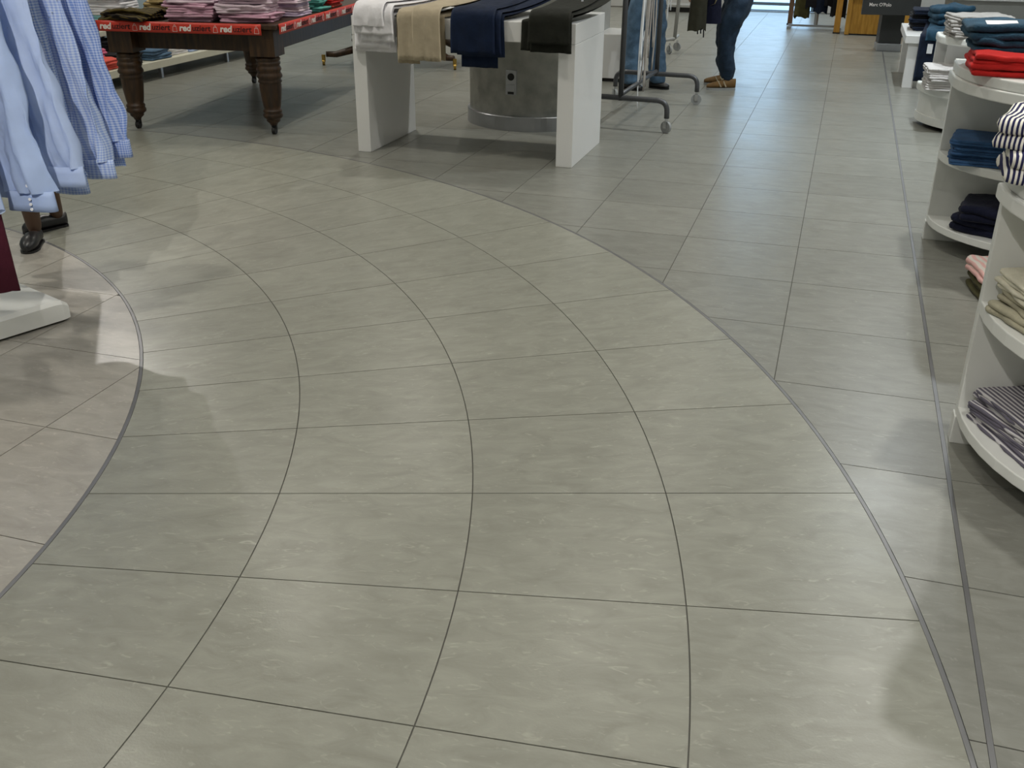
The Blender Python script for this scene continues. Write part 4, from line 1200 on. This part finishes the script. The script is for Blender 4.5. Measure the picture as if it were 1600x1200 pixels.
for toe, heel, bow in (((0.0, -0.25, 0), (-0.035, -0.012, 0), True), ((-0.17, 0.095, 0), (0.0, 0.275, 0), True)):
    so, d_, sd_ = shoe(p3, toe, heel, 'flat_shoe', M_FLAT, M_BLACK, 0.065, 0.052, 0.09, low=True)
    c = Vector(toe) - d_ * 0.075 + Vector((0, 0, 0.066))
    MB().tube([c - sd_ * 0.026, c - sd_ * 0.012 + Vector((0, 0, 0.006)), c, c + sd_ * 0.012 + Vector((0, 0, 0.006)), c + sd_ * 0.026], [0.008, 0.005, 0.0035, 0.005, 0.008], 8).build('bow', M_FLAT, so, smooth=True)
    skin_obj('foot', [tuple(Vector(heel) + d_ * 0.035 + Vector((0, 0, 0.045))), tuple(Vector(heel) + d_ * 0.10 + Vector((0, 0, 0.05))), tuple(Vector(toe) - d_ * 0.06 + Vector((0, 0, 0.03)))], [(0, 1), (1, 2)], [0.028, 0.034, 0.022], M_SKIN, so)

# ================================================================== CLOTHES RACKS ON CASTERS
def bend(pts, r=0.06, n=6):
    """round the inner corners of a polyline"""
    P = [Vector(p) for p in pts]; out = [P[0]]
    for i in range(1, len(P) - 1):
        a = (P[i - 1] - P[i]).normalized(); b = (P[i + 1] - P[i]).normalized()
        s = P[i] + a * r; e = P[i] + b * r
        for k in range(n + 1):
            t = k / n
            out.append(s * (1 - t) ** 2 + P[i] * 2 * t * (1 - t) + e * t ** 2)
    out.append(P[-1])
    return out
def caster(parent, p, rz, r=0.045):
    c, s_ = math.cos(rz), math.sin(rz)
    ax = Vector((c, s_, 0)); p = Vector((p[0], p[1], 0))
    w = MB(); w.tube([p - ax * 0.011 + Vector((0, 0, r)), p + ax * 0.011 + Vector((0, 0, r))], r, 22)
    w.tube([p - ax * 0.014 + Vector((0, 0, r)), p + ax * 0.014 + Vector((0, 0, r))], r * 0.45, 14)
    co = w.build('caster', M_RUBBER, parent)
    f_ = MB()
    for sx in (-1, 1):
        f_.box(p + ax * (0.018 * sx) + Vector((0, 0, r + 0.016)), (0.004, 0.03, 0.05), rz)
    f_.box(p + Vector((0, 0, r + 0.043)), (0.04, 0.034, 0.006), rz)
    f_.cyl(p + Vector((0, 0, r + 0.04)), p + Vector((0, 0, r + 0.075)), 0.012, 12)
    f_.build('fork', M_CHROME, co)
r1 = empty('clothes_rack', (1.085, 8.95, 0), 0, 'grey tubular clothes rack on casters with straps hanging in it', 'rack')
o1 = Vector((1.085, 8.95, 0))
FU = Vector((0.93, -0.365, 0)).normalized()
for base, nm in ((Vector((0.855, 8.30, 0)), 0), (Vector((1.305, 9.59, 0)), 1)):
    b = base - o1
    zb = 0.25
    e1, e2 = b + FU * 0.385, b - FU * 0.385
    MB().tube(bend([e2 + Vector((0, 0, 0.115)), e2 + Vector((0, 0, zb)), e1 + Vector((0, 0, zb)), e1 + Vector((0, 0, 0.115))], 0.09), 0.021, 14).build('foot_bar', M_GREYTUBE, r1, smooth=True)
    MB().cyl(b + Vector((0, 0, zb - 0.02)), b + Vector((0, 0, 1.58)), 0.021, 14).build('post', M_GREYTUBE, r1, smooth=True)
    caster(r1, e1, 0.75 + nm * 0.6, 0.047); caster(r1, e2, 0.3, 0.047)
fa, fb = Vector((0.855, 8.30, 0)) - o1, Vector((1.305, 9.59, 0)) - o1
MB().cyl(fa + Vector((0, 0, 0.275)), fb + Vector((0, 0, 0.275)), 0.018, 12).build('cross_bar', M_GREYTUBE, r1, smooth=True)
MB().cyl(fa + Vector((0, 0, 1.57)), fb + Vector((0, 0, 1.57)), 0.016, 12).build('rail', M_GREYTUBE, r1, smooth=True)
rnd = random.Random(5)
M_STRAP = fabric('pale_strap', (0.40, 0.37, 0.34), var=0.1)
for k in range(11):
    t = 0.30 + 0.055 * k * 0.7
    q = Vector((0.855, 8.30, 0)).lerp(Vector((1.305, 9.59, 0)), t)
    q += Vector((rnd.uniform(-0.05, 0.07), 0, 0))
    zb = 0.045 if k == 3 else rnd.uniform(0.22, 0.58)
    sw = rnd.uniform(0.005, 0.010)
    m = MB(); ph = rnd.uniform(0, 6)
    dx = rnd.uniform(-0.03, 0.06)
    m.grid(lambda u, v: ((u - 0.5) * 2 * sw + 0.012 * math.sin(ph + v * 5) + dx * v, 0.012 * math.cos(ph + v * 4) + (u - 0.5) * 0.004, 1.555 + (zb - 1.555) * v), 1, 16)
    o = m.build('hanging_strap', M_STRAP if k % 3 else M_TAG, None, smooth=True, solid=0.003, loc=(q.x, q.y, 0))
    if k == 3:
        tag(o, 'longest pale strap on the clothes rack, its end almost on the floor', 'strap', 'straps on the clothes rack')
    else:
        tag(o, ('thin white strap' if k % 3 == 0 else 'thin greyish strap') + ' in the bundle dangling inside the grey clothes rack', 'strap', 'straps on the clothes rack')
# second rack farther back
r2 = empty('clothes_rack', (1.80, 12.75, 0), 0, 'light clothes rack on casters farther back behind the washed jeans', 'rack')
MB().tube([(0.17, 0.3, 0.17), (0.20, 0.3, 0.9), (0.22, 0.3, 1.55)], 0.022, 12).build('post', M_GREYP, r2, smooth=True)
MB().tube([(-0.45, 0.42, 0.14), (0.17, 0.3, 0.16)], 0.018, 10).build('foot_bar', M_GREYP, r2, smooth=True)
MB().tube([(0.02, 0.1, 0.17), (0.17, 0.3, 0.17), (0.26, 0.62, 0.17)], 0.018, 10).build('foot_bar', M_GREYP, r2, smooth=True)
MB().cyl((0.22, 0.3, 1.55), (-0.5, 0.42, 1.55), 0.016, 10).build('rail', M_GREYP, r2)
caster(r2, (0.10, 0.2, 0), 0.4, 0.05); caster(r2, (0.24, 0.52, 0), 0.9, 0.05); caster(r2, (-0.45, 0.42, 0), 0.9, 0.05)
MB().cyl((-0.45, 0.42, 0.10), (-0.45, 0.42, 1.55), 0.018, 10).build('post', M_GREYP, r2)
for k in range(3):
    m = MB()
    m.grid(lambda u, v: ((u - 0.5) * 0.016 + 0.01 * math.sin(v * 5 + k), 0.01 * math.cos(v * 4 + k), 1.55 - (1.2 - 0.15 * k) * v), 1, 14)
    tag(m.build('hanging_strap', M_TAG, None, smooth=True, solid=0.003, loc=(1.86 + 0.03 * k, 12.98 + 0.01 * k, 0)), 'white strap dangling from the rear clothes rack', 'strap', 'straps on the rear rack')
for k, (x, w, lb) in enumerate(((1.43, 0.22, 'black coat hanging on the rear rack between the two jeans legs'), (1.71, 0.16, 'black garment hanging on the rear rack right of the washed jeans'))):
    o = empty('hanging_coat', (x, 13.10, 0), 0.0, lb, 'coat', 'black coats on the rear rack')
    hang_mb(w * 0.9, w, 0.10, 0.30, 1.50, 61.0 + k, 3, 0.012, 0, 0.02, 0.4).build('cloth', F['black'], o, smooth=True)
    MB().tube([(-0.1, 0, 1.46), (0, 0, 1.55), (0.1, 0, 1.46)], 0.008, 8).build('hanger', M_BLACK, o)
# white cabinet behind the person in washed jeans
cb_ = empty('display_cabinet', G(-2.40, 10.55), -GA, 'pale cabinet on a black plinth behind the washed jeans', 'cabinet')
MB().box((0.21, 0.3, 0.25), (0.42, 0.6, 0.43)).build('body', M_WHITE, cb_, bevel=0.004)
MB().box((0.21, 0.31, 0.0175), (0.40, 0.58, 0.035)).build('plinth', M_BLACK, cb_)
MB().box((-0.05, 0.3, 0.55), (0.14, 0.62, 1.10)).build('side_panel', M_GREYP, cb_)

# ================================================================== FAR RIGHT: OAK FURNITURE, DARK SIGN, RACK OF DARK CLOTHES
sg = empty('sign_column', (4.73, 13.36, 0), -0.2, 'dark grey pillar with a metal base below the sign board', 'pillar')
MB().box((0, 0.14, 1.2), (0.27, 0.28, 2.25)).build('shaft', M_ANTH, sg, bevel=0.003)
MB().box((0, 0.14, 0.045), (0.29, 0.30, 0.09)).build('metal_base', M_STEEL, sg, bevel=0.003)
sb = empty('sign_board', (4.56, 13.17, 0), -0.17, 'dark sign board with pale shop lettering in front of the oak panel', 'sign')
MB().box((0.05, 0, 0.70), (0.68, 0.05, 0.50)).build('board', M_ANTH, sb, bevel=0.003)
tv, tf, tw_ = text_mb("Marc O'Polo", 0.062, 0.001, 0.0006)
MB().add([(p.x * 0.82 - 0.215, -0.0255 - p.z, p.y * 0.9 + 0.55) for p in tv], tf).build('lettering', M_INKW, sb)
ok = empty('oak_cabinet', G(0.02, 15.85), -GA, 'golden oak cabinet behind the dark sign board', 'cabinet')
MB().box((0.42, 0.25, 0.72), (0.84, 0.5, 1.40)).build('body', M_OAK, ok, bevel=0.004)
MB().box((0.03, -0.012, 0.72), (0.06, 0.03, 1.42)).build('frame_post', M_OAK, ok)
MB().box((0.42, 0.25, 0.012), (0.82, 0.48, 0.024)).build('plinth', M_BLACK, ok)
MB().box((0.42, -0.008, 0.50), (0.70, 0.012, 0.03)).build('drawer_gap', M_BLACK, ok)
op = empty('oak_post', G(-0.09, 16.05), -GA, 'narrow golden oak post left of the oak cabinet', 'post')
MB().box((0, 0, 1.1), (0.085, 0.12, 2.2)).build('shaft', M_OAK, op, bevel=0.004)
MB().box((0, 0, 0.008), (0.10, 0.135, 0.016)).build('foot_plate', M_BLACK, op)
dr = empty('dark_clothes_rack', G(-0.42, 16.5), -GA, 'low metal rack full of dark clothes near the bright entrance', 'rack')
MB().box((0, 0, 0.045), (0.75, 0.06, 0.03)).build('base_bar', M_STEEL, dr)
for x in (-0.36, 0.36):
    MB().box((x, 0, 0.02), (0.05, 0.36, 0.04)).build('foot', M_STEEL, dr)
MB().cyl((0.02, 0, 0.05), (0.02, 0, 1.35), 0.03, 12).build('post', M_STEEL, dr)
MB().cyl((-0.5, 0, 1.33), (0.5, 0, 1.33), 0.014, 10).build('rail', M_STEEL, dr)
names = ['leftmost', 'second from left', 'third from left', 'fourth from left', 'rightmost']
for k in range(5):
    p = G(-0.42 - 0.20 + 0.13 * k, 16.5)
    o = empty('dark_jacket', (p.x, p.y, 0), -GA + 0.25, 'dark jacket hanging %s on the low rack by the entrance' % names[k], 'jacket', 'jackets on the far rack')
    hang_mb(0.20, 0.22, 0.12, (0.16, 0.30, 0.24, 0.32, 0.18)[k], 1.29, 81 + k, 4, 0.02, 0, 0.05, 0.5).build('cloth', (F['olive'], F['black'], F['jean_dark'], F['black'], F['black'])[k], o, smooth=True)
    MB().tube([(-0.14, 0, 1.25), (0, 0, 1.325), (0.14, 0, 1.25)], 0.008, 8).build('hanger', M_BLACK, o)
wp = empty('wooden_post', G(-0.80, 17.0), -GA, 'thin brown wooden post beside the bright entrance', 'post')
MB().box((0, 0, 1.1), (0.07, 0.07, 2.2)).build('shaft', wood('brown_wood', (0.16, 0.09, 0.05), (0.25, 0.15, 0.09)), wp)
MB().box((0, 0, 0.01), (0.09, 0.09, 0.02)).build('foot_plate', M_BLACK, wp)

# ================================================================== BACK LEFT: PEDESTAL TABLE, LOW PLATFORM
pt = empty('pedestal_table', (-1.20, 11.95, 0), 0.1, 'second dark wooden table on a scrolled pedestal with brass casters', 'table')
MB().box((0, 0, 0.73), (1.7, 1.0, 0.04)).build('table_top', M_DWOOD, pt, bevel=0.008)
MB().box((0, 0, 0.66), (1.45, 0.8, 0.10)).build('apron', M_DWOOD, pt, bevel=0.004)
MB().lathe([(0.09, 0.22), (0.13, 0.26), (0.13, 0.32), (0.08, 0.36), (0.10, 0.45), (0.12, 0.52), (0.07, 0.58), (0.11, 0.62)], seg=24).build('pedestal', M_DWOOD, pt, smooth=True)
for fx, fy in ((-0.95, -0.08), (-0.52, -0.80), (0.50, -0.50), (0.85, 0.35), (-0.5, 0.55)):
    e = Vector((fx, fy, 0)); n_e = e.normalized()
    lg = MB().tube([n_e * 0.06 + Vector((0, 0, 0.34)), e * 0.35 + Vector((0, 0, 0.30)), e * 0.62 + Vector((0, 0, 0.17)), e * 0.85 + Vector((0, 0, 0.115)), e * 0.97 + Vector((0, 0, 0.12))], [0.055, 0.05, 0.042, 0.034, 0.03], 10).build('scroll_leg', M_DWOOD, pt, smooth=True)
    w_ = MB(); q = e
    w_.cyl(q + Vector((-0.014, 0, 0.032)), q + Vector((0.014, 0, 0.032)), 0.032, 16)
    w_.cyl(q + Vector((0, 0, 0.04)), q + Vector((0, 0, 0.115)), 0.022, 12)
    w_.build('caster', M_BRASS, lg)
pile('folded_sweater', 'sweater', 'brick red sweater', 'on the pedestal table', 4, (-1.55, 11.85, 0.751), 0.1, 0.36, 0.34, 0.04, [F['red']], 2, 91, 0.012, 0.01)

PF = empty('low_platform', G(-6.62, 8.2), -GA, 'low cream display platform on short legs along the wall', 'platform')
MB().box((-0.40, 1.65, 0.145), (0.80, 3.7, 0.075)).build('platform_board', M_CREAM, PF, bevel=0.006)
for y in (0.05, 1.05, 2.30, 3.3):
    for x in (-0.06, -0.72):
        MB().box((x, y, 0.053), (0.035, 0.035, 0.107)).build('leg', M_STEEL, PF)
def PL(x, y, z): return G(-6.62 + x, 8.2 + y, z)
zt = 0.184
items = [(-0.20, 0.22, 'coral red shirt', 'coral', 2, 0.05), (-0.28, -0.05, 'black shirt', 'black', 4, 0.045), (-0.22, 0.62, 'black top', 'black', 3, 0.035), (-0.42, 0.40, 'rose shirt', 'rose', 3, 0.05),
         (-0.20, 1.06, 'blue denim shorts', 'jean_light', 2, 0.045), (-0.25, 1.45, 'white shirt', 'white', 2, 0.045), (-0.26, 1.80, 'pale blue shirt', 'shirt_pale', 2, 0.035), (-0.45, 1.25, 'navy top', 'navy', 3, 0.04),
         (-0.28, 2.20, 'black sweater', 'black', 3, 0.035), (-0.30, 2.60, 'navy sweater', 'navy', 3, 0.035), (-0.30, 2.98, 'rose sweater', 'rose', 2, 0.04),
         (-0.60, 0.85, 'black pullover', 'black', 4, 0.045), (-0.62, 1.62, 'black pullover', 'navy_knit', 6, 0.045), (-0.62, 2.05, 'dark pullover', 'black', 5, 0.045), (-0.62, 2.75, 'dark pullover', 'navy_knit', 5, 0.045)]
wh = ['left of the wooden leg', 'at the platform end', 'beside the coral shirts', 'behind the coral shirts', 'under the wooden table', 'next to the denim shorts', 'right of the white shirts', 'behind the denim shorts', 'in the platform middle', 'farther along the platform', 'at the far platform end', 'in the back row by the wooden leg', 'in the back row behind white shirts', 'in the back row midway', 'in the far back row']
for i, (x, y, d, m, n, h) in enumerate(items):
    pile('folded_clothing', 'clothing', d, wh[i], n, PL(x, y, zt), -GA + 0.2 * nz(i * 3.3), 0.34, 0.32, h, [F[m]], 2, 100 + i, 0.016, 0.018, 0.02, 0.15)
us = empty('wall_shelf', G(-7.05, 8.0), -GA, 'cream upper shelf board above the low platform', 'shelf')
MB().box((-0.25, 0.70, 0.45), (0.50, 1.8, 0.05)).build('board', M_CREAM, us, bevel=0.005)
for y in (-0.1, 1.45):
    MB().box((-0.45, y, 0.30), (0.04, 0.04, 0.25)).build('bracket', M_STEEL, us)
pile('folded_shirt', 'shirt', 'pink shirt', 'on the upper cream shelf', 3, G(-7.22, 8.08, 0.476), -GA, 0.34, 0.34, 0.05, [F['rose'], F['pink']], 2, 121, 0.014, 0.012)
pile('folded_shirt', 'shirt', 'aqua shirt', 'below the white towels', 2, G(-7.2, 9.28, 0.476), -GA, 0.40, 0.36, 0.06, [F['aqua']], 2, 122, 0.014, 0.012)
pile('folded_shirt', 'shirt', 'white folded shirt', 'on the aqua shirts', 4, G(-7.2, 9.30, 0.60), -GA + 0.1, 0.42, 0.36, 0.055, [F['white']], 2, 123, 0.016, 0.014)

# low grey ledge by the back wall, left of the entrance
le = empty('low_ledge', G(-2.70, 18.55), -GA, 'low grey ledge by the back wall left of the bending person', 'ledge')
MB().box((0, 0, 0.10), (0.50, 0.40, 0.04)).build('board', M_GREYP, le, bevel=0.004)
MB().box((0, 0.02, 0.04), (0.46, 0.34, 0.08)).build('base', M_BLACK, le)
